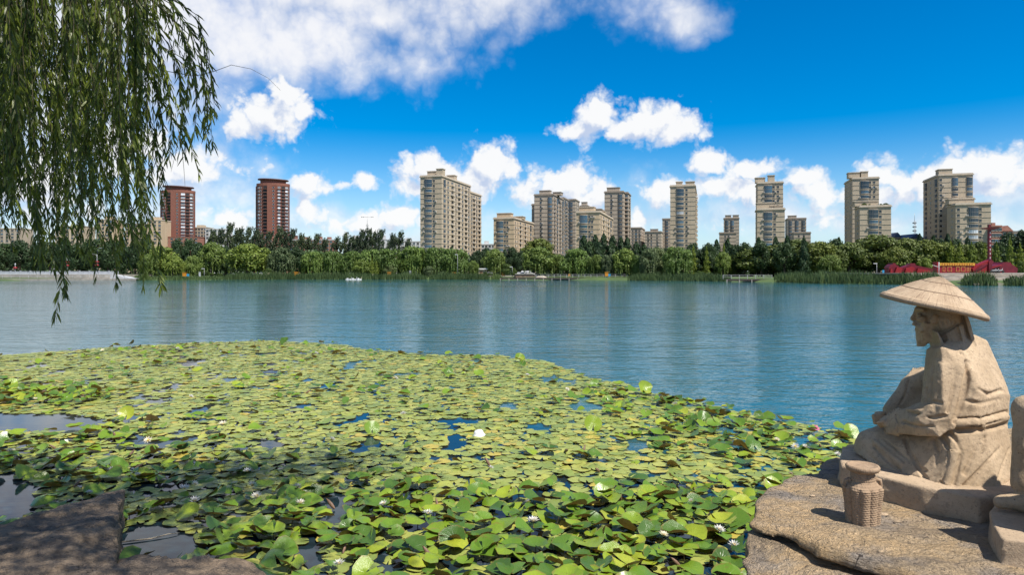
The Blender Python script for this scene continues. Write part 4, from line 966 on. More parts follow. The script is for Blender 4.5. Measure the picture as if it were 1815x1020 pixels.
for k in range(3):
    for j in range(6):
        p0 = P(1713.5 + k * 2.7, 481 - j * 1.35, YR); MB().box(p0.x, p0.x + .17, YR - .03, YR - .003, p0.z, p0.z + .12).build('lettering', gold, r)
r = empty('red_column', (0, 0, 0)); tag(r, 'tall dark red column with a flared cross-shaped top rising behind the hat', 'column')
slab('shaft', [(1753.2, 486), (1753.2, 406), (1757.2, 406), (1757.2, 486)], YR + 1, .6, redp, r)
c = P(1754.5, 408, YR + 1.3); w = 14 / F * YR; mb = MB()
mb.add([(c.x - .4, c.y - .4, c.z), (c.x + .4, c.y - .4, c.z), (c.x + .4, c.y + .4, c.z), (c.x - .4, c.y + .4, c.z), (c.x - w, c.y - w * .5, c.z + .52), (c.x + w, c.y - w * .5, c.z + .52), (c.x + w, c.y + w * .5, c.z + .52), (c.x - w, c.y + w * .5, c.z + .52)], [(3, 2, 1, 0), (4, 5, 6, 7), (0, 1, 5, 4), (1, 2, 6, 5), (2, 3, 7, 6), (3, 0, 4, 7)])
mb.build('dish', redp, r); slab('finial', [(1752.6, 404), (1752.6, 398), (1756.2, 398), (1756.2, 404)], YR + 1, .5, redp, r)
mb = MB()
for k in range(8): p = P(1755, 412 + k * 7.4, YR + .98); mb.box(p.x - .06, p.x + .06, p.y - .03, p.y, p.z - .35, p.z + .1)
mb.build('light_strip', whitep, r)
r = empty('red_sculpture', (0, 0, 0)); tag(r, 'red wing-shaped sculpture at the foot of the tall column', 'sculpture')
slab('wing', [(1727, 485), (1724, 476), (1733, 470), (1744, 465), (1752, 461.5), (1752.4, 485)], YR - .4, 1.2, redb, r); slab('crest', [(1752.6, 486), (1752.8, 465), (1757, 459), (1759, 462), (1762, 464.5), (1759, 468), (1757.5, 486)], YR - .7, 1.6, redp, r); slab('fold', [(1728, 480), (1740, 470), (1752, 468), (1742, 475)], YR - .7, .28, redp, r)
r = empty('red_sculpture', (0, 0, 0)); tag(r, 'low dark red mound-shaped structure right of the tall column', 'sculpture')
slab('body', [(1758, 484), (1758, 472), (1768, 470.5), (1776, 468.5), (1779, 465), (1791, 465), (1793, 468.5), (1804, 476), (1803, 484)], YR + 3, 4, redp, r); slab('roof_edge', [(1757, 474), (1768, 471.5), (1776, 469.5), (1776, 471.5), (1764, 474.5), (1758, 476)], YR + 2.6, .38, redb, r)
r = empty('red_sculpture', (0, 0, 0)); tag(r, 'long dark red figured sculpture left of the display wall', 'sculpture')
Y3 = 172.0
slab('head', [(1576, 488), (1575.5, 475), (1578, 471), (1582, 469), (1582.5, 466.7), (1587, 466.7), (1588, 469.5), (1593, 471.5), (1596, 488)], Y3, 2.2, redp, r)
slab('body', [(1594, 488), (1592, 473), (1600, 474), (1606, 472), (1612, 470), (1613.5, 467), (1622, 467), (1623, 470.5), (1630, 472), (1641, 474.5), (1662, 478), (1662, 483.5), (1640, 485), (1615, 488)], Y3 + .6, 1.6, redp, r)
slab('fin', [(1586, 486), (1590, 474), (1600, 476), (1596, 486)], Y3 - .5, .48, redb, r); slab('fin', [(1604, 487), (1606, 476), (1618, 473), (1622, 476), (1614, 487)], Y3 - .3, .5, redb, r); slab('fin', [(1625, 486), (1627, 476), (1645, 478.5), (1650, 482)], Y3 - .2, .5, redb, r)
slab('rib', [(1578, 487), (1579, 477), (1581.5, 477), (1582, 487)], Y3 - .4, .38, redb, r)
# white pole in front
r = tag(empty('flag_pole', (ux(1664.2, 150), 150, 2.33)), 'short white pole at the left end of the display wall', 'pole')
MB().lathe([(.09, 0), (.07, 2.4)], 8).build('pole', whitep, r); MB().tube([(0, 0, 1.3), (-1.4, 0, 1.75)], .05, 5).build('arm', whitep, r)
# parked motorcycles by the mound
def motorbike(u, Y, txt):
    r = empty('motorcycle', (ux(u, Y), Y, 2.33)); tag(r, txt, 'motorcycle', 'motorcycles parked by the red mound')
    for sx in (-.62, .62):
        w = obj('wheel', MBW, r, (sx, 0, .31)); w.rotation_euler = (R(90), 0, 0)
    MB().tube([(-.6, 0, .5), (-.2, 0, .55), (.25, 0, .6), (.5, 0, .9)], [.12, .17, .16, .06], 7).build('frame', greyp, r); MB().tube([(-.7, 0, .78), (.05, 0, .74)], [.1, .13], 7).build('seat', black, r)
    MB().tube([(.62, 0, .31), (.48, 0, 1.05)], .04, 6).build('fork', whitep, r); MB().tube([(.45, -.33, 1.08), (.48, .33, 1.08)], .03, 6).build('handlebar', black, r)
MBW = MB().lathe([(.2, -.06), (.31, -.06), (.31, .06), (.2, .06)], 14).mesh('wheel', black)
for i, u in enumerate((1761.5, 1766, 1773)): motorbike(u, YR - 1.5, ('leftmost', 'middle', 'rightmost')[i] + ' of three parked motorcycles by the red mound')
# ================================================================== SOLID MODELLING ON A GRID (distance fields + surface nets)
class SDF:
    def __init__(s, lo, hi, h):
        s.lo = np.array(lo, np.float32); s.h = h; s.n = np.ceil((np.array(hi) - s.lo) / h).astype(int) + 1
        s.d = np.full(tuple(s.n), 0.3, np.float32)
        s.ax = [s.lo[i] + h * np.arange(s.n[i], dtype=np.float32) for i in range(3)]
    def region(s, lo, hi, pad):
        a = np.clip(np.floor((np.array(lo) - pad - s.lo) / s.h).astype(int), 0, s.n); b = np.clip(np.ceil((np.array(hi) + pad - s.lo) / s.h).astype(int) + 1, 0, s.n)
        sl = tuple(slice(int(a[i]), int(b[i])) for i in range(3))
        X, Y, Z = np.meshgrid(s.ax[0][sl[0]], s.ax[1][sl[1]], s.ax[2][sl[2]], indexing='ij')
        return sl, X, Y, Z
    def comb(s, sl, v, k, sub=False):
        o = s.d[sl]
        if o.size == 0: return
        if sub:
            v = -v; hh = np.clip(.5 - .5 * (v - o) / max(k, 1e-5), 0, 1) if k > 0 else None
            # smooth max
            r_ = np.maximum(o, v) if k <= 0 else (o * hh + v * (1 - hh)) + k * hh * (1 - hh)
        else:
            if k > 0:
                hh = np.clip(.5 + .5 * (o - v) / k, 0, 1); r_ = o * (1 - hh) + v * hh - k * hh * (1 - hh)
            else: r_ = np.minimum(o, v)
        s.d[sl] = r_
    def cap(s, a, b, ra, rb, k=.02, sub=False):
        a = np.array(a, np.float32); b = np.array(b, np.float32); m = max(ra, rb) + k + .06
        sl, X, Y, Z = s.region(np.minimum(a, b), np.maximum(a, b), m)
        ba = b - a; t = np.clip(((X - a[0]) * ba[0] + (Y - a[1]) * ba[1] + (Z - a[2]) * ba[2]) / max(1e-9, float(ba @ ba)), 0, 1)
        v = np.sqrt((X - a[0] - ba[0] * t) ** 2 + (Y - a[1] - ba[1] * t) ** 2 + (Z - a[2] - ba[2] * t) ** 2) - (ra + (rb - ra) * t)
        s.comb(sl, v, k, sub)
    def ell(s, c, r, k=.02, rot=None, sub=False):
        c = np.array(c, np.float32); r = np.array(r, np.float32); m = float(r.max()) + k + .06
        sl, X, Y, Z = s.region(c, c, m); q = np.stack([X - c[0], Y - c[1], Z - c[2]], -1)
        if rot is not None: q = q @ np.array(rot, np.float32)
        k0 = np.linalg.norm(q / r, axis=-1); k1 = np.linalg.norm(q / (r * r), axis=-1)
        s.comb(sl, k0 * (k0 - 1) / np.maximum(k1, 1e-6), k, sub)
    def hull(s, pts, rad=.02, k=.02, sub=False):
        bm = bmesh.new()
        for p in pts: bm.verts.new(p)
        res = bmesh.ops.convex_hull(bm, input=bm.verts); bm.faces.ensure_lookup_table()
        cen = Vector(np.mean([list(p) for p in pts], 0)); pl = []
        for f in bm.faces:
            f.normal_update(); n_ = f.normal.copy(); c_ = f.calc_center_median()
            if n_.length < .5: continue
            if n_.dot(c_ - cen) < 0: n_ = -n_
            pl.append((n_, n_.dot(c_)))
        bm.free(); A = np.array([list(p) for p in pts])
        sl, X, Y, Z = s.region(A.min(0), A.max(0), rad + k + .06); v = None
        for n_, d_ in pl:
            e = X * n_.x + Y * n_.y + Z * n_.z - d_
            v = e if v is None else np.maximum(v, e)
        s.comb(sl, v - rad, k, sub)
    def trace(s, u, v, y0):
        """first surface point on the sight line through pixel (u,v)"""
        Ys = np.arange(y0, y0 + 2.2, s.h * .5); xs = (u - CU) / F * Ys; zs = CH - (v - CV) / F * Ys
        ii = np.round((np.stack([xs, Ys, zs], 1) - s.lo) / s.h).astype(int); ok = np.all((ii >= 0) & (ii < s.n), 1)
        for i, o, x, y, z in zip(ii, ok, xs, Ys, zs):
            if o and s.d[tuple(i)] < 0: return np.array([x, y, z], np.float32)
        return None
    def mesh(s, name, mat, displace=None):
        d = s.d; neg = d < 0
        n0, n1, n2 = d.shape
        cs = np.zeros((n0 - 1, n1 - 1, n2 - 1), np.int8)
        for i in (0, 1):
            for j in (0, 1):
                for k in (0, 1): cs += neg[i:n0 - 1 + i, j:n1 - 1 + j, k:n2 - 1 + k]
        act = (cs > 0) & (cs < 8); idx = np.full(act.shape, -1, np.int64); ii = np.argwhere(act); idx[act] = np.arange(len(ii))
        acc = np.zeros((len(ii), 3), np.float32); w = np.zeros(len(ii), np.float32)
        cor = [(0, 0, 0), (1, 0, 0), (0, 1, 0), (1, 1, 0), (0, 0, 1), (1, 0, 1), (0, 1, 1), (1, 1, 1)]
        val = {c: d[ii[:, 0] + c[0], ii[:, 1] + c[1], ii[:, 2] + c[2]] for c in cor}
        for a in cor:
            for ax in range(3):
                if a[ax] == 0:
                    b = list(a); b[ax] = 1; b = tuple(b); va, vb = val[a], val[b]; m = (va < 0) != (vb < 0)
                    t = np.where(m, va / np.where(m, va - vb, 1), 0)
                    p = np.array(a, np.float32)[None] + np.zeros((len(ii), 3), np.float32); p[:, ax] += t
                    acc[m] += p[m]; w += m
        V = s.lo + s.h * (ii + acc / np.maximum(w, 1)[:, None])
        Fs = []
        for ax in range(3):
            a1, a2 = (ax + 1) % 3, (ax + 2) % 3
            sl0 = [slice(None)] * 3; sl1 = [slice(None)] * 3; sl0[ax] = slice(0, -1); sl1[ax] = slice(1, None)
            A, B = neg[tuple(sl0)], neg[tuple(sl1)]; e = np.argwhere(A != B)
            e = e[(e[:, a1] > 0) & (e[:, a2] > 0) & (e[:, a1] < d.shape[a1] - 1) & (e[:, a2] < d.shape[a2] - 1)]
            def I(o1, o2):
                q = e.copy(); q[:, a1] += o1; q[:, a2] += o2; return idx[q[:, 0], q[:, 1], q[:, 2]]
            quad = np.stack([I(-1, -1), I(0, -1), I(0, 0), I(-1, 0)], 1); fl = A[e[:, 0], e[:, 1], e[:, 2]]
            quad[~fl] = quad[~fl][:, ::-1]; Fs.append(quad)
        Fs = np.concatenate(Fs); Fs = Fs[(Fs >= 0).all(1)]
        return npmesh(name, V, Fs, mat, smooth=True)

# ------------------------------------------------------------------ stone
def stonemat(name, c, c2, grain=55.0, st=.55, dirt=(0.10, 0.075, 0.06)):
    c, c2 = ka(c), ka(c2); m, N, b, o = newmat(name)
    tcn = N.n('ShaderNodeTexCoord').outputs['Object']
    big = N.smooth(N.noise(tcn, 5, 5, .6).outputs[0], .3, .7); fine = N.noise(tcn, grain * 3, 3, .7).outputs[0]
    c_ = N.mix(big, c2, c); c_ = N.mix(N.m('MULTIPLY', N.smooth(N.noise(tcn, 38, 4, .75).outputs[0], .50, .34), .6), c_, tuple(x * .5 for x in c)); c_ = N.mix(N.smooth(fine, .42, .30), c_, tuple(x * .55 for x in c))
    pit = N.n('ShaderNodeTexVoronoi', {'Vector': tcn, 'Scale': grain * .9}).outputs['Distance']; pits = N.smooth(pit, .22, .10)
    pm_ = N.m('MULTIPLY', pits, N.smooth(N.noise(tcn, 20, 2).outputs[0], .52, .62))
    c_ = N.mix(N.m('MULTIPLY', pm_, .7), c_, dirt)
    N.t.links.new(c_, b.inputs['Base Color']); b.inputs['Roughness'].default_value = .92; b.inputs['Specular IOR Level'].default_value = .2
    h = N.m('MULTIPLY_ADD', N.noise(tcn, grain, 5, .75).outputs[0], 1.0, N.m('MULTIPLY_ADD', pm_, -1.0, N.m('MULTIPLY', N.noise(tcn, 24, 3, .6).outputs[0], .25)))
    bp = N.n('ShaderNodeBump', {'Strength': st, 'Distance': .014, 'Height': h}); N.t.links.new(bp.outputs[0], b.inputs['Normal'])
    return m
STONE = stonemat('carved_sandstone', (0.575, 0.435, 0.295), (0.44, 0.325, 0.21)); STONE_P = stonemat('plinth_sandstone', (0.56, 0.425, 0.295), (0.45, 0.335, 0.225), 70, .6)

def S(u, v, Y): return np.array([(u - CU) / F * Y, Y, CH - (v - CV) / F * Y], np.float32)
ROCK_Z = 1.2; PL_Z = 1.33
fig = SDF((1.85, 3.5, PL_Z - .02), (3.12, 4.95, 2.42), .0068)
# torso: carved planes
fig.hull([S(1692, 602, 4.08), S(1722, 602, 4.12), S(1742, 612, 4.15), S(1672, 624, 3.92), S(1660, 640, 3.98), S(1740, 620, 4.22), S(1757, 645, 4.12), S(1762, 660, 4.25), S(1779, 702, 4.02), S(1772, 680, 4.2), S(1776, 742, 3.98),
          S(1768, 742, 4.2), S(1690, 748, 3.84), S(1730, 745, 3.82), S(1640, 742, 4.12), S(1640, 735, 4.3), S(1650, 650, 4.2), S(1652, 625, 4.12), S(1730, 690, 3.86), S(1705, 640, 3.93)], .03, .012)
# skirt of the robe
fig.hull([S(1776, 750, 3.97), S(1768, 750, 4.2), S(1690, 752, 3.85), S(1735, 750, 3.83), S(1784, 800, 3.92), S(1785, 842, 3.86), S(1776, 852, 3.82), S(1758, 857, 3.75), S(1706, 859, 3.745), S(1684, 853, 3.77), S(1650, 838, 3.9), S(1640, 790, 3.98), S(1640, 760, 4.1), S(1650, 800, 4.5), S(1780, 830, 4.2)], .025, .012)
# near leg, folded; far leg
fig.cap(S(1715, 805, 4.0), S(1543, 786, 4.36), .165, .075, .04); fig.cap(S(1650, 815, 4.02), S(1545, 797, 4.34), .12, .07, .05)
fig.hull([S(1526, 792, 4.38), S(1535, 772, 4.40), S(1560, 760, 4.38), S(1560, 822, 4.14), S(1600, 838, 4.0), S(1645, 850, 3.86), S(1640, 770, 4.05), S(1590, 770, 4.4)], .02, .04)
fig.cap(S(1545, 800, 4.38), S(1640, 800, 4.6), .07, .09, .04)
fig.cap(S(1720, 790, 4.3), S(1606, 775, 4.72), .15, .085, .04); fig.cap(S(1606, 790, 4.72), S(1540, 805, 4.6), .08, .05, .04)
fig.cap(S(1530, 800, 4.52), S(1507, 796, 4.6), .045, .028, .02)          # foot
for i in range(4): fig.cap(S(1512, 796, 4.585 + i * .02), S(1503 + i, 797, 4.6 + i * .02), .014, .011, .008)
# near arm in a wide sleeve, cut in planes
fig.hull([S(1658, 634, 3.97), S(1676, 624, 3.93), S(1700, 634, 3.91), S(1709, 660, 3.875), S(1640, 700, 3.97), S(1637, 720, 3.98), S(1648, 762, 3.85), S(1688, 755, 3.81), S(1702, 712, 3.84), S(1670, 650, 3.875), S(1672, 720, 3.815), S(1690, 650, 4.1)], .014, .010)
fig.hull([S(1578, 746, 4.17), S(1580, 764, 4.13), S(1600, 731, 4.09), S(1634, 716, 3.99), S(1622, 769, 3.94), S(1662, 771, 3.82), S(1686, 754, 3.815), S(1690, 735, 3.83), S(1650, 722, 3.86), S(1630, 745, 3.885), S(1600, 760, 4.2)], .012, .008)
fig.hull([S(1572, 744, 4.18), S(1576, 768, 4.13), S(1588, 770, 4.09), S(1592, 732, 4.12), S(1600, 742, 4.06), S(1598, 766, 4.05)], .006, .006)
# far arm and sleeve
fig.cap(S(1690, 660, 4.34), S(1622, 690, 4.5), .09, .085, .03); fig.cap(S(1620, 690, 4.5), S(1580, 728, 4.42), .082, .05, .03); fig.hull([S(1612, 668, 4.52), S(1605, 680, 4.48), S(1595, 704, 4.45), S(1578, 724, 4.42), S(1600, 735, 4.36), S(1630, 700, 4.4), S(1628, 665, 4.5)], .012, .02)
# hands: palms, fingers closed round each other, thumbs on top
pc = S(1563, 741, 4.32); fig.ell(pc, (.045, .05, .03), .012)
for i in range(4):
    a = S(1560, 736 + i * 4.2, 4.29 + i * .006); b = S(1549 + i * .8, 738 + i * 4.0, 4.30); c = S(1553 + i, 742 + i * 3.2, 4.34); fig.cap(a, b, .0125, .0115, .006); fig.cap(b, c, .0115, .010, .005)
fig.cap(S(1566, 733, 4.29), S(1553, 733, 4.31), .013, .010, .006)
p2 = S(1570, 749, 4.2); fig.ell(p2, (.035, .04, .025), .012)
for i in range(4): fig.cap(S(1566, 747 + i * 2.6, 4.18 + i * .012), S(1556 + i * 1.5, 750 + i * 2.4, 4.2 + i * .012), .011, .009, .005)
# neck, head turned to the water
fig.cap(S(1680, 612, 4.1), S(1668, 585, 4.13), .078, .068, .03)
fig.ell(S(1668, 560, 4.13), (.098, .105, .105), .02); fig.ell(S(1645, 570, 4.17), (.062, .075, .085), .025); fig.ell(S(1640, 552, 4.18), (.055, .07, .045), .02)
fig.cap(S(1626, 551, 4.2), S(1618.5, 565, 4.2), .012, .017, .012); fig.cap(S(1625, 548, 4.15), S(1636, 550, 4.1), .014, .012, .012)                      # nose, brow
fig.ell(S(1634, 566, 4.12), (.03, .025, .022), .015); fig.ell(S(1630, 558, 4.12), (.018, .018, .012), .004, sub=True)                                           # cheekbone, eye socket
fig.ell(S(1629.5, 558, 4.135), (.012, .012, .009), .004)
fig.cap(S(1621, 575, 4.19), S(1634, 586, 4.12), .014, .01, .01); fig.cap(S(1620, 579, 4.19), S(1625, 582, 4.15), .008, .006, .004, sub=True)                      # moustache, mouth
fig.hull([S(1626, 584, 4.2), S(1629, 610, 4.2), S(1636, 611, 4.18), S(1652, 598, 4.12), S(1655, 580, 4.1), S(1640, 576, 4.1), S(1634, 580, 4.22), S(1645, 590, 4.24)], .012, .015)  # beard
for i, (a, b, c, d) in enumerate(((1632, 590, 1631, 612), (1638, 588, 1637, 608), (1645, 584, 1645, 604), (1627, 588, 1628, 606))):
    q0 = fig.trace(a, b, 3.6); q1 = fig.trace(c, d - 4, 3.6)
    if q0 is not None and q1 is not None: fig.cap(q0, q1, .006, .004, .004, sub=True)
fig.ell(S(1655, 566, 4.045), (.022, .012, .035), .006, rot=((.94, 0, .34), (0, 1, 0), (-.34, 0, .94))); fig.ell(S(1653, 565, 4.032), (.010, .010, .018), .004, sub=True)     # ear
fig.cap(S(1672, 572, 4.07), S(1700, 566, 4.14), .055, .045, .02)                                                                                    # hair at the nape
for i in range(5):
    q0 = fig.trace(1662 + i * 8, 572 - i, 3.6); q1 = fig.trace(1664 + i * 8, 584 - i * 3, 3.6)
    if q0 is not None and q1 is not None: fig.cap(q0, q1, .006, .004, .004, sub=True)
# collar band
cp = [S(1657, 607, 4.17), S(1662, 604, 4.06), S(1680, 594, 4.005), S(1700, 580, 4.03), S(1710, 576, 4.12), S(1704, 578, 4.2)]
for a, b in zip(cp[:-1], cp[1:]):
    dn = np.array([.012, 0, -.045], np.float32); fig.hull([a, b, a + dn, b + dn, a + np.array([.01, .03, 0], np.float32), b + np.array([.01, .03, 0], np.float32)], .012, .006)
# carved folds: found on the surface along the sight line, then raised or cut
def fold(pts, r0, r1, sub=False, k=.012, lift=0.0):
    k *= .45
    ps = [fig.trace(u, v, 3.45) for u, v in pts]
    ps = [p for p in ps if p is not None]
    n = len(ps)
    for i in range(n - 1):
        if abs(ps[i][1] - ps[i + 1][1]) > .2: continue
        a, b = ps[i].copy(), ps[i + 1].copy(); q_ = (0 if sub else .62); a[1] += q_ * r0; b[1] += q_ * r1
        f0, f1 = i / (n - 1), (i + 1) / (n - 1); fig.cap(a, b, r0 + (r1 - r0) * f0, r0 + (r1 - r0) * f1, k, sub)
C_ = lambda pts, r0=.010, r1=.010, k=.006: fold(pts, r0, r1, True, k)
Rg = lambda pts, r0=.016, r1=.012, k=.016: fold(pts, r0, r1, False, k)
C_([(1716, 645), (1713, 672), (1708, 700), (1700, 726), (1692, 748)], .024, .016, .012); Rg([(1704, 628), (1712, 642), (1721, 658)], .022, .016, .008)
C_([(1694, 655), (1690, 690), (1680, 730)], .008, .012, .02); Rg([(1724, 662), (1730, 690), (1724, 722)], .02, .012, .05); C_([(1735, 690), (1752, 700), (1776, 692)], .008, .012, .02); C_([(1716, 712), (1740, 716), (1772, 708)], .012, .006, .02)
# belt: two cut edges with a slack roll between
C_([(1698, 745), (1730, 743), (1760, 738), (1786, 731)], .013, .013); Rg([(1700, 753), (1730, 751), (1760, 747), (1784, 741)], .028, .028, .006); C_([(1718, 757), (1750, 753), (1780, 745)], .006, .006); C_([(1698, 765), (1735, 763), (1765, 758), (1786, 752)], .014, .013)
# sleeve creases
C_([(1606, 728), (1625, 736), (1655, 742), (1676, 738)], .007, .012); C_([(1600, 748), (1625, 756), (1655, 757)], .010, .006); C_([(1640, 700), (1652, 712), (1668, 716)], .006, .010, .012); Rg([(1612, 728), (1632, 730), (1655, 730)], .014, .010, .012)
C_([(1588, 738), (1592, 752), (1590, 764)], .008, .008); C_([(1634, 660), (1642, 690), (1640, 712)], .010, .010, .012); C_([(1612, 672), (1606, 698), (1596, 716)], .006, .006); C_([(1655, 650), (1650, 690), (1648, 715)], .006, .010, .02)
# knee and skirt
Rg([(1552, 784), (1575, 804), (1602, 826)], .016, .020, .010); C_([(1548, 792), (1570, 815), (1596, 836)], .008, .012); C_([(1532, 796), (1542, 810), (1556, 820)], .006, .008); C_([(1566, 778), (1592, 800), (1622, 824), (1640, 836)], .006, .010, .01)
C_([(1604, 778), (1613, 804), (1628, 830), (1642, 852)], .012, .014); C_([(1656, 780), (1663, 802), (1658, 826)], .012, .006, .016); C_([(1668, 774), (1680, 792), (1692, 810)], .014, .008); C_([(1686, 770), (1698, 788), (1706, 806)], .012, .006); C_([(1676, 790), (1682, 812), (1680, 830)], .005, .008, .012)
Rg([(1696, 806), (1689, 832), (1681, 860)], .022, .020, .006); C_([(1703, 808), (1697, 832), (1690, 860)], .010, .012); C_([(1776, 790), (1756, 814), (1734, 840), (1712, 864)], .006, .020, .012); C_([(1732, 788), (1724, 812), (1710, 840)], .006, .014, .012); C_([(1789, 794), (1778, 826), (1769, 858)], .006, .012); C_([(1745, 775), (1742, 800), (1735, 820)], .006, .005, .012)
# chisel texture
Xg, Yg, Zg = np.meshgrid(*fig.ax, indexing='ij'); band = np.abs(fig.d) < .03
pt = np.stack([Xg[band], Yg[band], Zg[band]], 1); fig.d[band] += .0022 * fbm(pt * 40, 2, 3) + .0012 * fbm(pt * 12, 2, 8)
st1 = empty('fisherman_statue', (2.55, 4.0, ROCK_Z)); tag(st1, 'sandstone statue of a seated bearded fisherman in robe and conical hat, facing the lake', 'statue')
def unroot(o, root): o.parent = root; o.location = -Vector(root.location); return o
unroot(obj('figure', fig.mesh('figure', STONE)), st1)
del Xg, Yg, Zg, band

# hat: conical woven hat, hollow below
def hatmat():
    m, N, b, o = newmat('carved_straw_stone')
    tcn = N.n('ShaderNodeTexCoord').outputs['Object']; s = N.n('ShaderNodeSeparateXYZ', {0: tcn}).outputs
    ang = N.m('ARCTAN2', s[1], s[0]); rad = N.v('LENGTH', N.n('ShaderNodeCombineXYZ', {0: s[0], 1: s[1], 2: 0.0}).outputs[0])
    vec = N.n('ShaderNodeCombineXYZ', {0: N.m('MULTIPLY', ang, 34.0), 1: N.m('MULTIPLY', rad, 7.0), 2: 0.0}).outputs[0]
    ln = N.noise(vec, 1.0, 4, .65).outputs[0]
    lines = N.smooth(ln, .44, .36); mott = N.smooth(N.noise(tcn, 9, 4, .6).outputs[0], .3, .7)
    c = N.mix(mott, ka((0.46, 0.335, 0.225)), ka((0.58, 0.44, 0.305))); c = N.mix(N.m('MULTIPLY', lines, .85), c, (0.17, 0.11, 0.07))
    sp_ = N.m('MULTIPLY', N.smooth(N.noise(tcn, 70, 2, .6).outputs[0], .62, .72), .5); c = N.mix(sp_, c, (.14, .10, .07))
    N.t.links.new(c, b.inputs['Base Color']); b.inputs['Roughness'].default_value = .9; b.inputs['Specular IOR Level'].default_value = .2
    bp = N.n('ShaderNodeBump', {'Strength': .9, 'Distance': .010, 'Height': N.m('MULTIPLY_ADD', ln, 1.0, N.m('MULTIPLY', N.noise(tcn, 90, 3, .6).outputs[0], .4))}); N.t.links.new(bp.outputs[0], b.inputs['Normal'])
    return m
HAT = hatmat(); HOOP = pm('hat_hoop_stone', (.26, .18, .12), .9)
Rh = .288; prof = []
for i in range(31):
    t = i / 30; r_ = .004 + (Rh - .004) * t
    z = .185 * (1 - t) ** 1.0
    z = .172 * (1 - (t ** 1.28)) 
    prof.append((r_, z + (-.003 if i in (9, 19, 27) else 0) ))
seg = 96; vs = []
def hat_pt(r_, z, k):
    a = 2 * math.pi * k / seg; w = 1 + .006 * math.sin(5 * a + 1) + .004 * math.sin(13 * a); return (r_ * math.cos(a) * w, r_ * math.sin(a) * w, z + .003 * math.sin(3 * a))
outer = prof + [(Rh + .002, -.008), (Rh, -.022), (Rh - .014, -.026)] + [(Rh * (1 - j / 8) * .95 + .004, -.02 + .12 * (j / 8)) for j in range(1, 9)]
for r_, z in outer:
    for k in range(seg): vs.append(hat_pt(r_, z, k))
fs = [(i * seg + k, i * seg + (k + 1) % seg, (i + 1) * seg + (k + 1) % seg, (i + 1) * seg + k) for i in range(len(outer) - 1) for k in range(seg)]
fs = [f[::-1] for f in fs]; fs += [tuple(range(seg)), tuple((len(outer) - 1) * seg + k for k in range(seg - 1, -1, -1))]
hat = MB().add(vs, fs, 0, True).build('hat', HAT, st1)
hc = S(1655, 541, 4.10); hat.location = Vector(hc.tolist()) - Vector(st1.location); hat.rotation_euler = (R(4.5), R(12.5), 0)
rim = MB().tube([hat_pt(Rh - .012, prof[-1][1] + .004, k) for k in range(0, seg, 2)] + [hat_pt(Rh - .012, prof[-1][1] + .004, 0)], .007, 6, caps=False).build('rim_band', HAT, hat)
for t in (.33, .66):
    r_ = Rh * t; z = .172 * (1 - t ** 1.28) + .0005; MB().tube([hat_pt(r_, z, k) for k in range(0, seg, 2)] + [hat_pt(r_, z, 0)], .0035, 5, caps=False).build('hoop', HOOP, hat)

# plinth under the fisherman
def plinth(outline, z0, z1, name, mat, seed, parent, sh=.012, h=.011):
    P_ = np.array(outline, np.float32); g = SDF((P_[:, 0].min() - .06, P_[:, 1].min() - .06, z0 - .06), (P_[:, 0].max() + .06, P_[:, 1].max() + .06, z1 + .06), h)
    g.hull([(x, y, z0) for x, y in outline] + [(x + (P_[:, 0].mean() - x) * .02, y + (P_[:, 1].mean() - y) * .02, z1 - sh) for x, y in outline], sh, 0)
    X, Y, Z = np.meshgrid(*g.ax, indexing='ij'); b = np.abs(g.d) < .05; q = np.stack([X[b], Y[b], Z[b]], 1)
    low = np.clip((z1 - .03 - q[:, 2]) / .05, 0, 1); g.d[b] += .004 * fbm(q * 14, 2, seed) + low * .014 * fbm(q * np.array([7, 7, 16], np.float32), 3, seed + 5)
    return unroot(obj(name, g.mesh(name, mat)), parent)
pl = [G(1494, 793, PL_Z), G(1489, 812, PL_Z), G(1492, 826, PL_Z), G(1566, 846, PL_Z), G(1640, 864, PL_Z), G(1735, 882, PL_Z), G(1800, 872, PL_Z), G(1812, 850, PL_Z), G(1800, 800, PL_Z), G(1700, 775, PL_Z), G(1540, 782, PL_Z)]
plinth([(p.x, p.y) for p in pl], ROCK_Z - .05, PL_Z, 'plinth', STONE_P, 2, st1)

# ------------------------------------------------------------------ second figure at the right edge, on its own plinth
Z2 = 1.315
f2 = SDF((2.05, 2.55, Z2 - .02), (3.62, 3.75, 2.75), .0125)
fx = lambda x, y, z: np.array([x + .075, y, z], np.float32)
# near leg: foot, shin, knee
f2.cap(fx(2.335, 3.07, 1.36), fx(2.45, 3.02, 1.37), .042, .05, .02); f2.cap(fx(2.45, 3.03, 1.40), fx(2.46, 3.02, 1.56), .055, .07, .02)
for i in range(5): f2.cap(fx(2.325, 3.035 + i * .019, 1.35), fx(2.295, 3.03 + i * .021, 1.343), .014, .011, .008)
f2.hull([fx(2.36, 3.0, 1.50), fx(2.37, 3.12, 1.49), fx(2.53, 2.98, 1.49), fx(2.55, 3.12, 1.49), fx(2.385, 3.02, 1.72), fx(2.385, 3.10, 1.72), fx(2.50, 3.0, 1.74), fx(2.50, 3.12, 1.74)], .015, .02)
f2.hull([fx(2.385, 3.02, 1.70), fx(2.375, 3.10, 1.78), fx(2.40, 3.01, 1.88), fx(2.41, 3.13, 1.88), fx(2.50, 3.0, 1.90), fx(2.52, 3.14, 1.90), fx(2.52, 3.0, 1.70), fx(2.52, 3.13, 1.70)], .022, .02)
f2.cap(fx(2.46, 3.06, 1.83), fx(3.02, 3.12, 1.70), .085, .13, .03); f2.cap(fx(2.5, 3.38, 1.80), fx(3.02, 3.3, 1.70), .085, .13, .03); f2.cap(fx(2.5, 3.38, 1.8), fx(2.46, 3.38, 1.45), .075, .06, .02); f2.cap(fx(2.46, 3.36, 1.37), fx(2.35, 3.38, 1.36), .05, .04, .02)
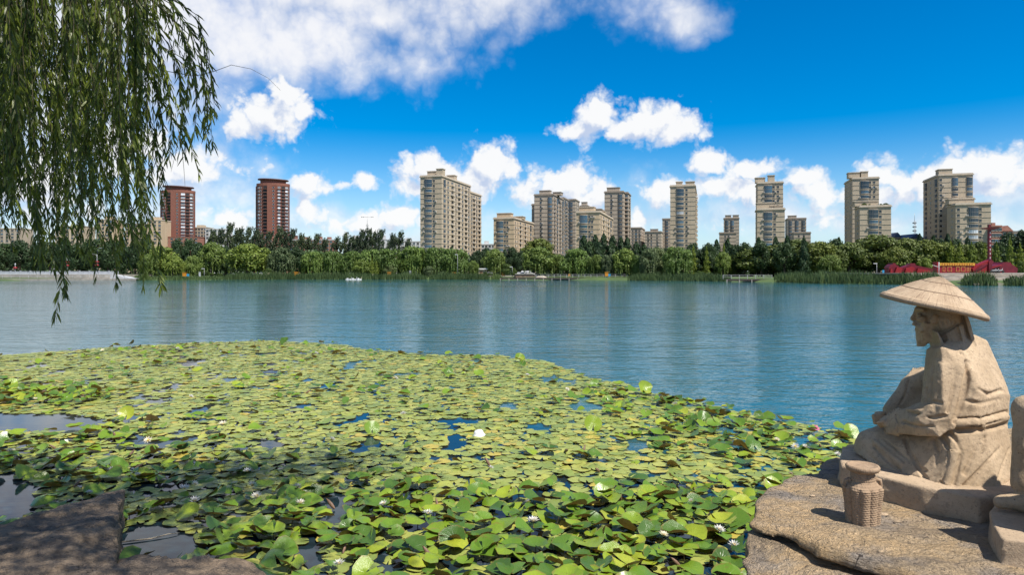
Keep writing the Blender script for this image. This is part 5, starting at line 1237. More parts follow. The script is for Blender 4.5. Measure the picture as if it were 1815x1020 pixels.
fy = fx; fx = lambda x, y, z: fy(x + .22, y - .04, 1.315 + (z - 1.315) * .9)
f2.hull([fx(2.72, 3.0, 1.34), fx(3.1, 3.0, 1.34), fx(3.1, 3.45, 1.34), fx(2.72, 3.45, 1.34), fx(2.75, 3.02, 1.62), fx(3.05, 3.02, 1.62), fx(3.05, 3.42, 1.62), fx(2.75, 3.42, 1.62)], .02, .03)
f2.hull([fx(2.8, 3.02, 1.7), fx(3.02, 3.04, 1.7), fx(3.02, 3.4, 1.7), fx(2.78, 3.4, 1.7), fx(2.78, 3.02, 2.15), fx(2.98, 3.0, 2.18), fx(2.98, 3.42, 2.18), fx(2.78, 3.42, 2.15), fx(2.86, 3.15, 2.25), fx(2.86, 3.3, 2.25)], .03, .03)
f2.cap(fx(2.86, 3.22, 2.25), fx(2.83, 3.22, 2.34), .06, .06, .02); f2.ell(fx(2.81, 3.22, 2.46), (.1, .085, .12), .02); f2.cap(fx(2.72, 3.22, 2.47), fx(2.70, 3.22, 2.43), .012, .018, .01); f2.ell(fx(2.75, 3.22, 2.39), (.04, .05, .04), .02)
for yy in (3.13, 3.31): f2.ell(fx(2.82, yy, 2.46), (.03, .012, .035), .008)
f2.ell(fx(2.83, 3.22, 2.55), (.1, .09, .06), .01)
for yy, s in ((2.99, 1), (3.44, -1)):
    f2.cap(fx(2.88, yy, 2.12), fx(2.82, yy - .02 * s, 1.9), .075, .065, .02); f2.cap(fx(2.82, yy - .02 * s, 1.9), fx(2.78, yy + .10 * s, 1.80), .06, .045, .02); f2.ell(fx(2.72, yy + .10 * s, 1.80), (.05, .035, .022), .01)
    for i in range(4): f2.cap(fx(2.69, yy + (.07 + i * .016) * s, 1.80), fx(2.65, yy + (.07 + i * .018) * s, 1.785), .011, .009, .006)
    f2.cap(fx(2.73, yy + .05 * s, 1.81), fx(2.69, yy + .04 * s, 1.81), .012, .009, .006)
fx = fy
Xg, Yg, Zg = np.meshgrid(*f2.ax, indexing='ij'); band = np.abs(f2.d) < .04; pt = np.stack([Xg[band], Yg[band], Zg[band]], 1); f2.d[band] += .004 * fbm(pt * 30, 2, 3) + .012 * fbm(pt * 9, 2, 8)
st2 = empty('seated_statue', (2.6, 3.1, ROCK_Z)); tag(st2, 'second sandstone seated statue cut off at the right edge, one leg showing', 'statue')
unroot(obj('figure', f2.mesh('figure', STONE)), st2); del Xg, Yg, Zg, band
pl = [G(1770, 893, Z2), G(1759, 908, Z2), G(1764, 930, Z2), G(1780, 955, Z2), (2.62, 2.84, 0), (3.55, 2.75, 0), (3.6, 3.55, 0), (2.62, 3.58, 0), G(1785, 890, Z2)]
plinth([(p[0], p[1]) for p in pl], ROCK_Z - .06, Z2, 'plinth', STONE_P, 7, st2, .018)

# ------------------------------------------------------------------ woven creel carved in stone
bk = empty('fishing_basket', (0, 0, 0)); c = G(1529, 923, ROCK_Z); bk.location = (c.x, c.y, ROCK_Z - .012); tag(bk, 'small carved stone fishing creel with flared lid beside the fisherman', 'basket')
bk.rotation_euler = (0, 0, R(20)); bk.scale = (.86, .86, 1.03)
nz, na = 110, 144; Hb = .262; vs = []
zs = np.linspace(0, Hb, nz)
rb = np.interp(zs, [0, .02, .10, .165, .180, .195, .215, Hb], [.086, .088, .093, .102, .103, .092, .070, .066])
for iz, (z, r_) in enumerate(zip(zs, rb)):
    for ia in range(na):
        a = 2 * math.pi * ia / na
        lobe = abs(math.sin(a * 5)) ** .5; low = 1 if z < .183 else .25
        row = int(z / .0115); wv = math.cos((z / .0115 - .5) * 2 * math.pi) * .5 + .5
        ph = math.cos(a * 36 + (row % 2) * math.pi)
        q = r_ * (1 + .15 * (lobe - .8) * low) + .0026 * wv + .0018 * ph * wv
        e = 1 / (abs(math.cos(a)) ** 3 + abs(math.sin(a)) ** 3) ** (1 / 3) if z < .19 else 1
        f_ = 1 + (e - 1) * .8
        vs.append((q * f_ * math.cos(a), q * f_ * math.sin(a) * .95, z))
fs = [(i * na + k, i * na + (k + 1) % na, (i + 1) * na + (k + 1) % na, (i + 1) * na + k) for i in range(nz - 1) for k in range(na)] + [tuple(range(na - 1, -1, -1))]
BASK = stonemat('basket_stone', (0.42, 0.30, 0.20), (0.36, 0.25, 0.165), 90, .35)
MB().add(vs, fs, 0, True).build('body', BASK, bk)
lid = MB(); pr = [(.066, 0), (.086, .006), (.094, .016), (.095, .026), (.088, .034), (.080, .034), (.074, .028), (.03, .030), (.004, .031)]
vs = []
for r_, z in pr:
    for k in range(144):
        a = 2 * math.pi * k / 144; rr_ = r_ + (.0016 * math.sin(a * 48) if r_ > .083 else 0); vs.append((rr_ * math.cos(a), rr_ * math.sin(a), z))
fs = [(i * 144 + k, i * 144 + (k + 1) % 144, (i + 1) * 144 + (k + 1) % 144, (i + 1) * 144 + k) for i in range(len(pr) - 1) for k in range(144)] + [tuple(range(143, -1, -1)), tuple((len(pr) - 1) * 144 + k for k in range(144))]
lid.add(vs, fs, 0, True).build('lid', BASK, bk, (0, 0, Hb - .002))
for s in (-1, 1):
    a = R(-20) + (0 if s > 0 else math.pi); dx, dy = math.cos(a), math.sin(a)
    MB().tube([(dx * .098, dy * .098, .155), (dx * .112, dy * .112, .185), (dx * .106, dy * .106, .215), (dx * .085, dy * .085, .222), (dx * .07, dy * .07, .20)], .0105, 8).build('handle', BASK, bk)

# ------------------------------------------------------------------ two people on the far bank
def person(u, Y, shirt, trouser, txt, rz):
    g = SDF((-.4, -.3, -.02), (.4, .3, 1.8), .025); v_ = lambda *a: np.array(a, np.float32)
    for s_ in (-1, 1):
        g.cap(v_(.09 * s_, .02, .06), v_(.1 * s_, 0, .5), .05, .065, .02); g.cap(v_(.1 * s_, 0, .5), v_(.09 * s_, 0, .88), .07, .095, .03); g.cap(v_(.09 * s_, .02, .04), v_(.1 * s_, -.14, .035), .045, .035, .02)
        g.cap(v_(.2 * s_, 0, 1.40), v_(.26 * s_, .02, 1.12), .055, .045, .03); g.cap(v_(.26 * s_, .02, 1.12), v_(.25 * s_, -.1, .90), .042, .035, .02)
    g.cap(v_(0, 0, .92), v_(0, 0, 1.35), .15, .17, .05); g.cap(v_(0, 0, 1.42), v_(0, -.01, 1.52), .055, .05, .03); g.ell(v_(0, -.02, 1.62), (.075, .09, .11), .02)
    me = g.mesh('person', shirt); me.materials.append(trouser); me.materials.append(SKIN); me.materials.append(HAIR)
    n = len(me.polygons); ce = np.zeros(n * 3, np.float32); me.polygons.foreach_get('center', ce); ce = ce.reshape(-1, 3)
    mi = np.where(ce[:, 2] < .9, 1, np.where(ce[:, 2] > 1.5, np.where((ce[:, 2] > 1.66) | (ce[:, 1] > .02), 3, 2), 0)); mi = np.where((np.abs(ce[:, 0]) > .2) & (ce[:, 2] < 1.2), 2, mi); mi = np.where((ce[:, 2] < .9) & (np.abs(ce[:, 0]) < .2), 1, mi)
    me.polygons.foreach_set('material_index', mi.astype(np.int32))
    o = obj('person', me, None, (ux(u, Y), Y, gz(u, Y) - .01), rz); tag(o, txt, 'person')
SKIN = pm('skin', (.45, .28, .2), .6); HAIR = pm('black_hair', (.02, .018, .016), .6); DEN = pm('dark_trousers', (.05, .055, .08), .8)
person(1532, shoreY(1532) + 36, whitep, DEN, 'person in a white top standing behind the reeds, left of two', R(30)); person(1549, shoreY(1549) + 37, pm('pale_pink_top', (.6, .45, .42), .8), whitep, 'person in a pale top beside the camera pole', R(-40))
# ================================================================== NEAR BANK AND ROCKS
soil = pm('bank_soil', (0.14, 0.11, 0.075), .95, (1.2, .4), (10, .7, .05))
pr_ = [(-60, 1.0), (-10, .95), (1.6, .85), (2.4, .55), (3.0, -.4), (3.2, -.6)]
vs = []; fs = []; nx = 60
for i in range(nx + 1):
    x = -60 + 120 * i / nx
    for y, z in pr_: vs.append((x, y + .25 * math.sin(x * 1.3) + .2 * math.sin(x * .37), z))
k = len(pr_)
for i in range(nx):
    for j in range(k - 1): a = i * k + j; fs.append((a, a + k, a + k + 1, a + 1))
MB().add(vs, fs, 0, True).build('near_bank_ground', soil)['kind'] = 'structure'

def rockmat(name, cols, dark, ax=(1.0, 2.6, 9.0), rot=.5):
    cols = [ka(c) for c in cols]; dark = ka(dark); m, N, b, o = newmat(name)
    tcn = N.n('ShaderNodeTexCoord').outputs['Object']
    mp = N.n('ShaderNodeMapping', {'Vector': tcn, 'Rotation': (R(6), R(-5), rot), 'Scale': ax}).outputs[0]
    wr = N.noise(tcn, 3, 4, .6).outputs['Color']; mp = N.v('ADD', mp, N.v('SCALE', wr, scale=1.2))
    n1 = N.noise(mp, 1.6, 6, .62).outputs[0]; n2 = N.noise(tcn, 2.2, 5, .6).outputs[0]; n3 = N.noise(tcn, 46, 4, .7).outputs[0]; fl = N.noise(mp, 9, 5, .68).outputs[0]
    c = N.ramp(n1, [(.28, cols[0]), (.44, cols[1]), (.56, cols[2]), (.72, cols[3])])
    c = N.mix(N.smooth(n2, .46, .66), c, cols[4]); c = N.mix(N.m('MULTIPLY', N.smooth(n3, .45, .30), .65), c, dark); c = N.mix(N.m('MULTIPLY', N.smooth(fl, .42, .30), .75), c, dark)
    c = N.mix(N.m('MULTIPLY', N.smooth(N.noise(tcn, 120, 2, .6).outputs[0], .66, .74), .5), c, (.62, .56, .48))
    vc = N.n('ShaderNodeTexVoronoi', {'Vector': N.v('ADD', N.v('MULTIPLY', tcn, (1.0, 2.2, 1.0)), N.v('SCALE', wr, scale=.5)), 'Scale': 2.6}, feature='DISTANCE_TO_EDGE').outputs['Distance']
    crk = N.m('MULTIPLY', N.smooth(vc, .012, .002), N.smooth(n2, .50, .62)); c = N.mix(N.m('MULTIPLY', crk, .85), c, dark)
    N.t.links.new(c, b.inputs['Base Color']); b.inputs['Roughness'].default_value = .88; b.inputs['Specular IOR Level'].default_value = .3
    h = N.m('MULTIPLY_ADD', crk, -1.2, N.m('MULTIPLY_ADD', fl, 1.2, N.m('MULTIPLY_ADD', n3, .45, N.m('MULTIPLY', n1, .8))))
    bp = N.n('ShaderNodeBump', {'Strength': 1.0, 'Distance': .06, 'Height': h}); N.t.links.new(bp.outputs[0], b.inputs['Normal'])
    return m
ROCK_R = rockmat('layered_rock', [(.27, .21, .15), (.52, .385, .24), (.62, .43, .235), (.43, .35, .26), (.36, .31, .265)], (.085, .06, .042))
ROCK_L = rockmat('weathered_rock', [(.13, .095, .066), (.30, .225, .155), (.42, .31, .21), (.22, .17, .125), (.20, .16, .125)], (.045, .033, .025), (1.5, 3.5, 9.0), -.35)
def poly_sd(px, py, poly):
    d = np.full(px.shape, 1e9, np.float32); ins = np.zeros(px.shape, bool); n = len(poly)
    for i in range(n):
        (ax_, ay), (bx, by) = poly[i], poly[(i + 1) % n]; ex, ey = bx - ax_, by - ay
        t = np.clip(((px - ax_) * ex + (py - ay) * ey) / (ex * ex + ey * ey), 0, 1)
        d = np.minimum(d, (px - ax_ - ex * t) ** 2 + (py - ay - ey * t) ** 2)
        c_ = ((ay > py) != (by > py)) & (px < (bx - ax_) * (py - ay) / (by - ay + 1e-12) + ax_); ins ^= c_
    d = np.sqrt(d); return np.where(ins, -d, d)
def rock(name, poly, ztop, zbot, hgrid, mat, label, topf, seed, under=.10, strata=.05, cut=False):
    A = np.array(poly); lo = (A[:, 0].min() - .2, A[:, 1].min() - .2, zbot); hi = (A[:, 0].max() + .2, A[:, 1].max() + .2, ztop + .18)
    g = SDF(lo, hi, hgrid); X2, Y2 = np.meshgrid(g.ax[0], g.ax[1], indexing='ij')
    sd = poly_sd(X2, Y2, poly); p2 = np.stack([X2, Y2, X2 * 0], -1)
    sd = sd + .05 * fbm(p2 * 4.5, 4, seed)
    zt = topf(X2, Y2, p2)
    X, Y, Z = np.meshgrid(*g.ax, indexing='ij'); q = np.stack([X, Y, Z], -1)
    lay = fbm(q * np.array([2.2, 2.2, 13.0], np.float32), 3, seed + 3)
    dep = np.clip((zt[..., None] - Z) / .6, 0, 1)
    side = sd[..., None] + strata * lay + under * dep ** .7 - .02
    top = (Z - zt[..., None]) + .006 * lay
    k = .035; hh = np.clip(.5 - .5 * (top - side) / k, 0, 1); g.d = (side * hh + top * (1 - hh) + k * hh * (1 - hh)).astype(np.float32); nb = np.abs(g.d) < .05; g.d[nb] += .010 * fbm(q[nb] * np.array([9, 9, 30], np.float32), 3, seed + 9)
    if cut:      # the upper bed overhangs the lower along the crack
        zc = 1.118 + .02 * fbm(p2 * 4, 2, 77); th = .017 + .012 * fbm(p2 * 6, 2, 78)
        cs = np.maximum(np.abs(Z - zc[..., None]) - th[..., None], np.maximum(CRACK[..., None] - .12, -.035 - CRACK[..., None])); g.d = np.maximum(g.d, -cs).astype(np.float32)
    # close the bottom
    g.d[:, :, 0] = .05
    o = obj(name, g.mesh(name, mat)); tag(o, label, 'rock'); return o
# right slab: the crack divides the upper bed from the lower one
ck = [G(u, v, 1.19) for u, v in ((1300, 912), (1345, 925), (1400, 943), (1445, 968), (1500, 984), (1560, 1000), (1640, 1030), (1800, 1100))]
cka = [(p.x, p.y) for p in ck]
def top_right(X, Y, p2):
    z = 1.195 + .014 * fbm(p2 * 2.0, 4, 21) + .006 * fbm(p2 * np.array([5, 11, 1], np.float32), 3, 5)
    # distance to the crack line, signed (front side positive)
    best = np.full(X.shape, 9.0, np.float32); sg = np.zeros_like(X)
    wob = .02 * fbm(p2 * 7, 3, 33)
    for (ax_, ay), (bx, by) in zip(cka[:-1], cka[1:]):
        ex, ey = bx - ax_, by - ay; t = np.clip(((X - ax_) * ex + (Y - ay) * ey) / (ex * ex + ey * ey), 0, 1)
        dx, dy = X - ax_ - ex * t, Y - ay - ey * t; d = np.sqrt(dx * dx + dy * dy); s_ = ex * dy - ey * dx
        sel = d < best; best = np.where(sel, d, best); sg = np.where(sel, np.sign(s_), sg)
    sdv = best * sg + wob      # positive = far side
    global CRACK; CRACK = sdv
    z = z - .060 * np.clip(-sdv / .02, 0, 1) - .085 * np.exp(-(sdv / .016) ** 2) * (.6 + .6 * fbm(p2 * 5, 2, 12)) - .05 * np.clip(-sdv - .1, 0, 1)
    # thin flaked ledges
    led = fbm(p2 * np.array([2.2, 3.2, 1], np.float32), 4, 55); z += .012 * (np.floor(led * 5) / 5) - .0
    # slope to the left tip
    z -= .10 * np.clip((1.55 - X) / .5, 0, 1) ** 1.5
    # level seats below the carved bases and the basket
    for (cx, cy, rr_) in ((bk.location.x, bk.location.y, .16), (2.45, 3.85, .5), (2.75, 3.1, .42)):
        w = np.clip(1.4 - np.hypot(X - cx, Y - cy) / rr_, 0, 1); z = z * (1 - w) + 1.192 * w
    return z
rp_ = [G(u, v, 1.18) for u, v in ((1330, 960), (1327, 918), (1338, 893), (1354, 876), (1392, 853), (1442, 834), (1487, 812), (1560, 786), (1700, 765), (1850, 760))]
poly = [(p.x, p.y) for p in rp_] + [(4.6, 5.2), (4.6, 2.0), (1.2, 1.9), (.95, 2.45)]
rock('rock_slab', poly, 1.2, -.2, .0165, ROCK_R, 'large layered tan rock slab under the statues, split by a long crack', top_right, 3, .16, .06, True)
def top_left(X, Y, p2):
    z = .55 + .06 * fbm(p2 * 2.8, 5, 2) + .012 * fbm(p2 * np.array([5, 13, 1], np.float32), 3, 6); led = fbm(p2 * 2.2, 3, 15); z += .05 * np.floor(led * 4) / 4
    return z + .02 * np.clip((Y - 5.2), -1, 1)
pa = [G(u, v, .55) for u, v in ((216, 872), (213, 890), (207, 930), (201, 965), (192, 1008), (185, 1060))]
poly = [(p.x, p.y) for p in pa] + [(-2.6, 3.0), (-6.0, 3.0), (-6.0, 5.05), (G(0, 921, .55).x, G(0, 921, .55).y), (G(110, 897, .55).x, G(110, 897, .55).y)]
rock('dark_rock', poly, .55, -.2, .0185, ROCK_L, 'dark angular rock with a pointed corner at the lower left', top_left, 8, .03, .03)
def top_low(X, Y, p2): return .47 + .05 * fbm(p2 * 3.0, 4, 4) + .015 * fbm(p2 * np.array([5, 12, 1], np.float32), 3, 9) - .10 * np.clip((X + 1.95) / .35, 0, 1) ** 2
pb = [G(u, v, .47) for u, v in ((190, 1018), (212, 990), (252, 982), (300, 990), (365, 987), (430, 988), (470, 1001), (497, 1020), (512, 1060))]
poly = [(p.x, p.y) for p in pb] + [(-1.5, 3.0), (-2.75, 3.0), (-2.85, 4.4)]
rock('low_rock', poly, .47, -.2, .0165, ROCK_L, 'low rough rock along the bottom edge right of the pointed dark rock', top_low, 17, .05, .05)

for (u, v, r_, tx) in ((1566, 914, .022, 'small grey pebble beside the stone creel'), (1440, 880, .014, 'tiny loose stone on the slab left of the creel')):
    p = G(u, v, 1.195); mb = MB(); mb.lathe([(r_ * .6, 0), (r_, r_ * .35), (r_ * .9, r_ * .7), (r_ * .4, r_ * .95)], 9); o = mb.build('pebble', STONE_P, None, (p.x, p.y, 1.19)); o.scale = (1.2, .8, .8); tag(o, tx, 'pebble')
# ================================================================== WATER LILIES
def lilymat(name, greens, yellow, rough, sheen):
    greens = [ka(c) for c in greens]; yellow = ka(yellow); m, N, b, o = newmat(name)
    at = N.n('ShaderNodeAttribute', None, attribute_name='tint').outputs['Fac']; ob = N.n('ShaderNodeObjectInfo').outputs['Random']
    f = N.m('FRACT', N.m('ADD', at, ob))
    c = N.ramp(f, [(0.0, yellow), (.035, yellow), (.07, greens[0]), (.5, greens[1]), (1.0, greens[2])])
    uv = N.n('ShaderNodeUVMap').outputs[0]; s = N.n('ShaderNodeSeparateXYZ', {0: uv}).outputs
    ang = N.m('ARCTAN2', s[1], s[0]); rad = N.v('LENGTH', uv)
    vein = N.m('POWER', N.m('ABSOLUTE', N.m('COSINE', N.m('MULTIPLY', ang, 7.0))), 14.0); vein = N.m('MULTIPLY', vein, N.smooth(rad, 1.0, .2))
    tcn = N.n('ShaderNodeTexCoord').outputs['Object']
    sp_ = N.noise(tcn, 30, 4, .6).outputs[0]
    c = N.mix(N.m('MULTIPLY', vein, .35), c, N.mix(1.0, c, (1.5, 1.4, 1.3), 'MULTIPLY'))
    c = N.mix(N.m('MULTIPLY', N.smooth(sp_, .60, .72), .55), c, (.16, .12, .03))
    bf = N.n('ShaderNodeNewGeometry').outputs['Backfacing']
    edge_b = N.m('MULTIPLY', N.smooth(N.m('MULTIPLY_ADD', N.noise(tcn, 9, 3).outputs[0], .5, rad), 1.14, 1.26), .6)
    c = N.mix(edge_b, c, (.20, .13, .04)); c = N.mix(N.m('MULTIPLY', N.smooth(N.noise(tcn, 6, 3, .6).outputs[0], .35, .7), .35), c, N.mix(1.0, c, (.6, .72, .6), 'MULTIPLY'))
    c = N.mix(bf, c, (.135, .085, .038))
    N.t.links.new(c, b.inputs['Base Color']); b.inputs['Specular IOR Level'].default_value = sheen
    N.t.links.new(N.m('MULTIPLY_ADD', sp_, .3, rough - .15), b.inputs['Roughness'])
    bp = N.n('ShaderNodeBump', {'Strength': .35, 'Distance': .006, 'Height': N.m('MULTIPLY_ADD', vein, -.6, N.noise(tcn, 25, 3).outputs[0])}); N.t.links.new(bp.outputs[0], b.inputs['Normal'])
    tr = N.n('ShaderNodeBsdfTranslucent', {0: N.mix(1.0, c, (1.3, 1.4, .5), 'MULTIPLY')})
    mx = N.n('ShaderNodeMixShader', {0: .22, 1: b.outputs[0], 2: tr.outputs[0]}); N.t.links.new(mx.outputs[0], o.inputs[0])
    return m
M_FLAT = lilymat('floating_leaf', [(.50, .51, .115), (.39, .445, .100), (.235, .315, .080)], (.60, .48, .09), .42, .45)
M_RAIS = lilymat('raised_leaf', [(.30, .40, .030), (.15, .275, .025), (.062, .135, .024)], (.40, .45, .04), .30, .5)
M_ROLL = pm('rolled_leaf_brown', (.24, .14, .085), .55, (20, .3), c2=(.15, .09, .06)); M_STEM = pm('leaf_stem', (.12, .10, .04), .6)
rl = np.random.default_rng(5)
def leaf_proto(kind, seed, rings=(.0, .5, 1.0), seg=12):
    """unit leaf with its slit; returns verts, tris, uv"""
    r = np.random.default_rng(seed); gap = .16
    V = [(0, 0, 0)]; an = np.linspace(gap, 2 * math.pi - gap, seg + 1); bt = r.uniform(.8, 5.4); ph = r.uniform(0, 6.28); fa = r.uniform(0, 6.28)
    for q in rings[1:]:
        for a in an:
            w = (1 - (.30 * math.exp(-((a - bt) / .28) ** 2) if seed % 2 else 0)) + .05 * math.sin(3 * a + ph) + .03 * math.sin(7 * a + ph); x, y = q * w * math.cos(a), q * w * math.sin(a); z = 0
            t = x * math.cos(fa) + y * math.sin(fa)
            if kind == 'flat': z = .03 * math.sin(4 * a + ph) * q * q
            elif kind == 'cup': z = .30 * q * q + .06 * math.sin(5 * a + ph) * q
            elif kind == 'fold': z = .62 * abs(t) ** 1.2 + .05 * math.sin(4 * a + ph) * q
            elif kind == 'dome': z = -.28 * q * q + .07 * math.sin(3 * a + ph) * q
            elif kind == 'wave': z = .20 * math.sin(2 * a + ph) * q + .08 * math.sin(5 * a) * q
            elif kind == 'lip': z = .75 * max(0, t - .05) ** 1.5 + .04 * math.sin(4 * a + ph) * q
            V.append((x, y, z))
    n = seg + 1; Fs = [(0, 1 + i, 2 + i) for i in range(seg)]
    for k in range(len(rings) - 2):
        o = 1 + k * n
        for i in range(seg): Fs += [(o + i, o + n + i, o + n + i + 1), (o + i, o + n + i + 1, o + i + 1)]
    V = np.array(V, np.float32); return V, np.array(Fs, np.int32), V[:, :2].copy()
FLAT = [leaf_proto('flat', i) for i in range(7)] + [leaf_proto('dome', 40), leaf_proto('wave', 41)]; FLATLO = [leaf_proto('flat', 60 + i, (0, 1.0), 10) for i in range(6)]
RAIS = [leaf_proto(k, 80 + i) for i, k in enumerate(('cup', 'fold', 'dome', 'wave', 'lip', 'cup', 'wave', 'fold', 'lip', 'dome'))]
# where the bed lies: outline in the photograph turned into ground positions
edge = [(-420, 668), (-160, 648), (0, 632), (200, 616), (330, 609), (480, 605), (600, 612), (665, 622), (760, 629), (880, 632), (960, 640), (1015, 658), (1075, 676), (1130, 692), (1200, 706), (1270, 722), (1350, 741), (1420, 752), (1500, 766), (1530, 776)]
bed = [tuple(G(u, v)[:2]) for u, v in edge] + [(2.6, 5.6), (1.6, 4.6), (1.0, 4.2), (-1.0, 4.3), (-8, 4.3), (-16, 8)]
sp = .122
gx, gy = np.meshgrid(np.arange(-24, 6, sp), np.arange(4.2, 26, sp)); gx = gx + (np.arange(gx.shape[0]) % 2)[:, None] * sp / 2
px = (gx + rl.uniform(-.06, .06, gx.shape)).ravel(); py = (gy + rl.uniform(-.06, .06, gy.shape)).ravel()
sdv = poly_sd(px, py, bed) + .25 * fbm(np.stack([px * .9, py * .9, px * 0], 1), 3, 2)
ok = sdv < 0; px, py, sdv = px[ok], py[ok], sdv[ok]
uu = CU + px / py * F; vv = CV + CH / py * F
ok = (uu > -260) & (uu < 1600); px, py, sdv, uu, vv = px[ok], py[ok], sdv[ok], uu[ok], vv[ok]
n1 = fbm(np.stack([px * .55, py * .55, px * 0], 1), 3, 14); n2 = fbm(np.stack([px * 2.3, py * 1.2, px * 0 + 3], 1), 3, 24)
def blob(u0, v0, ru, rv): return np.clip(1.25 - np.hypot((uu - u0) / ru, (vv - v0) / rv), 0, 1)
hole = (blob(50, 750, 150, 17) > .3) | (blob(5, 885, 75, 40) > .3) | (blob(270, 968, 90, 40) > .3) | (blob(600, 915, 22, 30) > .3) | (blob(815, 748, 45, 7) > .3) | (blob(560, 985, 20, 40) > .35) | (blob(1320, 960, 30, 20) > .4)
hole |= (n2 > .40) & (vv < 800)
keep = ~hole & ~((n2 > .25) & (rl.uniform(size=len(px)) < .3))
raised = np.maximum.reduce([np.clip((vv - 845) / 45, 0, 1) * np.clip((uu - 380) / 120, .45, 1) * .88, blob(170, 835, 270, 75) * .75, blob(60, 705, 130, 24) * .8, blob(1330, 775, 220, 62) * .85, blob(1150, 715, 160, 26) * .5, .05 + 0 * uu])
raised = rl.uniform(size=len(px)) < raised * (1 + .9 * n1)
px, py, uu, vv, raised, sdv = [a[keep] for a in (px, py, uu, vv, raised, sdv)]
dens = np.where(raised & (rl.uniform(size=len(px)) < .30), False, True); px, py, uu, vv, raised = [a[dens] for a in (px, py, uu, vv, raised)]
xtra = raised & (rl.uniform(size=len(px)) < .75); ax_, ay_ = rl.normal(0, .05, xtra.sum()), rl.normal(0, .05, xtra.sum())
n1k = n1[keep][dens]; n1k = np.concatenate([n1k, n1k[xtra]]); px, py, uu, vv = np.concatenate([px, px[xtra] + ax_]), np.concatenate([py, py[xtra] + ay_]), np.concatenate([uu, uu[xtra]]), np.concatenate([vv, vv[xtra]]); raised = np.concatenate([raised, np.zeros(xtra.sum(), bool)])
N_ = len(px)
size = np.where(raised, rl.uniform(.058, .138, N_), rl.uniform(.055, .128, N_)); yaw = rl.uniform(0, 6.283, N_)
tilt = np.where(raised, np.abs(rl.normal(.10, .22, N_)), np.abs(rl.normal(0, .03, N_))); tdir = rl.uniform(0, 6.283, N_)
hz = np.where(raised, rl.uniform(.03, .11, N_), .006 + rl.uniform(0, .02, N_))
def rotm(y, t, d):
    cy, sy = np.cos(y), np.sin(y); ct, s_t = np.cos(t), np.sin(t); kx, ky = np.cos(d), np.sin(d)
    Rz = np.zeros((len(y), 3, 3)); Rz[:, 0, 0] = cy; Rz[:, 0, 1] = -sy; Rz[:, 1, 0] = sy; Rz[:, 1, 1] = cy; Rz[:, 2, 2] = 1
    K = np.zeros((len(y), 3, 3)); K[:, 0, 2] = ky; K[:, 1, 2] = -kx; K[:, 2, 0] = -ky; K[:, 2, 1] = kx
    I = np.eye(3)[None]; A = I + s_t[:, None, None] * K + (1 - ct)[:, None, None] * (K @ K); return A @ Rz
M3 = rotm(yaw, tilt, tdir)
tint = rl.uniform(0, 1, N_); tint = np.where(tint < .05, np.where((vv < 830) & (n1k > -.2), tint, .5), tint)
# the three hundred leaves that show largest are leaves of their own
infr = (uu > 4) & (uu < 1500) & (vv < 1030) & ~((uu < 215) & (vv > 880)) & ~((uu > 1325) & (vv > 850)) & ~((uu < 500) & (vv > 985))
score = np.where(infr, size / py, 0); big = np.argsort(-score)[:300]; isbig = np.zeros(N_, bool); isbig[big] = True
lb = empty('water_lily_bed', (0, 9, 0)); tag(lb, 'wide bed of green water lilies with white flowers floating on the near water', 'water lilies')
def stemmed(V, Fs, uvs):
    b0 = len(V); ex = []
    for z in (0, -1.0):
        for a in (0, 2.1, 4.2): ex.append((.035 * math.cos(a), .035 * math.sin(a), z - .01))
    V2 = np.concatenate([V, np.array(ex, np.float32)]); f = []
    for i in range(3): a, b = b0 + i, b0 + (i + 1) % 3; f += [(a, b, b + 3), (a, b + 3, a + 3)]
    return V2, np.concatenate([Fs, np.array(f, np.int32)]), np.concatenate([uvs, np.zeros((6, 2), np.float32)])
pro_r = []
for p_ in RAIS:
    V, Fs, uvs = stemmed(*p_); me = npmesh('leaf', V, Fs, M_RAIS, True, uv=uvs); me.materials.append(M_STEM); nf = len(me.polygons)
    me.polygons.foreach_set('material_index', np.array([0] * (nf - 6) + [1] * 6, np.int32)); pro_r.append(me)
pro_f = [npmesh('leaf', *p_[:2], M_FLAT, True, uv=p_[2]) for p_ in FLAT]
for i in big:
    L = pro_r if raised[i] else pro_f; o = obj('leaf', L[int(rl.integers(len(L)))], lb)
    Mx = Matrix([list(r_) for r_ in M3[i]]).to_4x4(); o.matrix_local = Matrix.Translation((px[i], py[i] - 9, hz[i])) @ Mx @ Matrix.Scale(float(size[i]), 4)
def merged(name, sel, protos, mat):
    Vs, Fs_, Us, Ts = [], [], [], []; off = 0; pick = rl.integers(len(protos), size=N_)
    for k, (V, Fq, U) in enumerate(protos):
        ids = np.where(sel & (pick == k))[0]
        if not len(ids): continue
        W_ = np.einsum('nij,vj->nvi', M3[ids] * size[ids, None, None], V) + np.stack([px[ids], py[ids] - 9, hz[ids]], 1)[:, None]
        Vs.append(W_.reshape(-1, 3)); Fs_.append((Fq[None] + (np.arange(len(ids)) * len(V))[:, None, None] + off).reshape(-1, 3)); Us.append(np.tile(U, (len(ids), 1))); Ts.append(np.repeat(tint[ids], len(V))); off += len(ids) * len(V)
    me = npmesh(name, np.concatenate(Vs), np.concatenate(Fs_), mat, True, attr=np.concatenate(Ts), uv=np.concatenate(Us)); o = obj(name, me, lb); tag(o, kind='stuff'); return o
near = py < 12
merged('raised_leaves', raised & ~isbig, RAIS, M_RAIS); merged('floating_leaves', ~raised & ~isbig & near, FLAT, M_FLAT); merged('distant_floating_leaves', ~raised & ~isbig & ~near, FLATLO, M_FLAT)
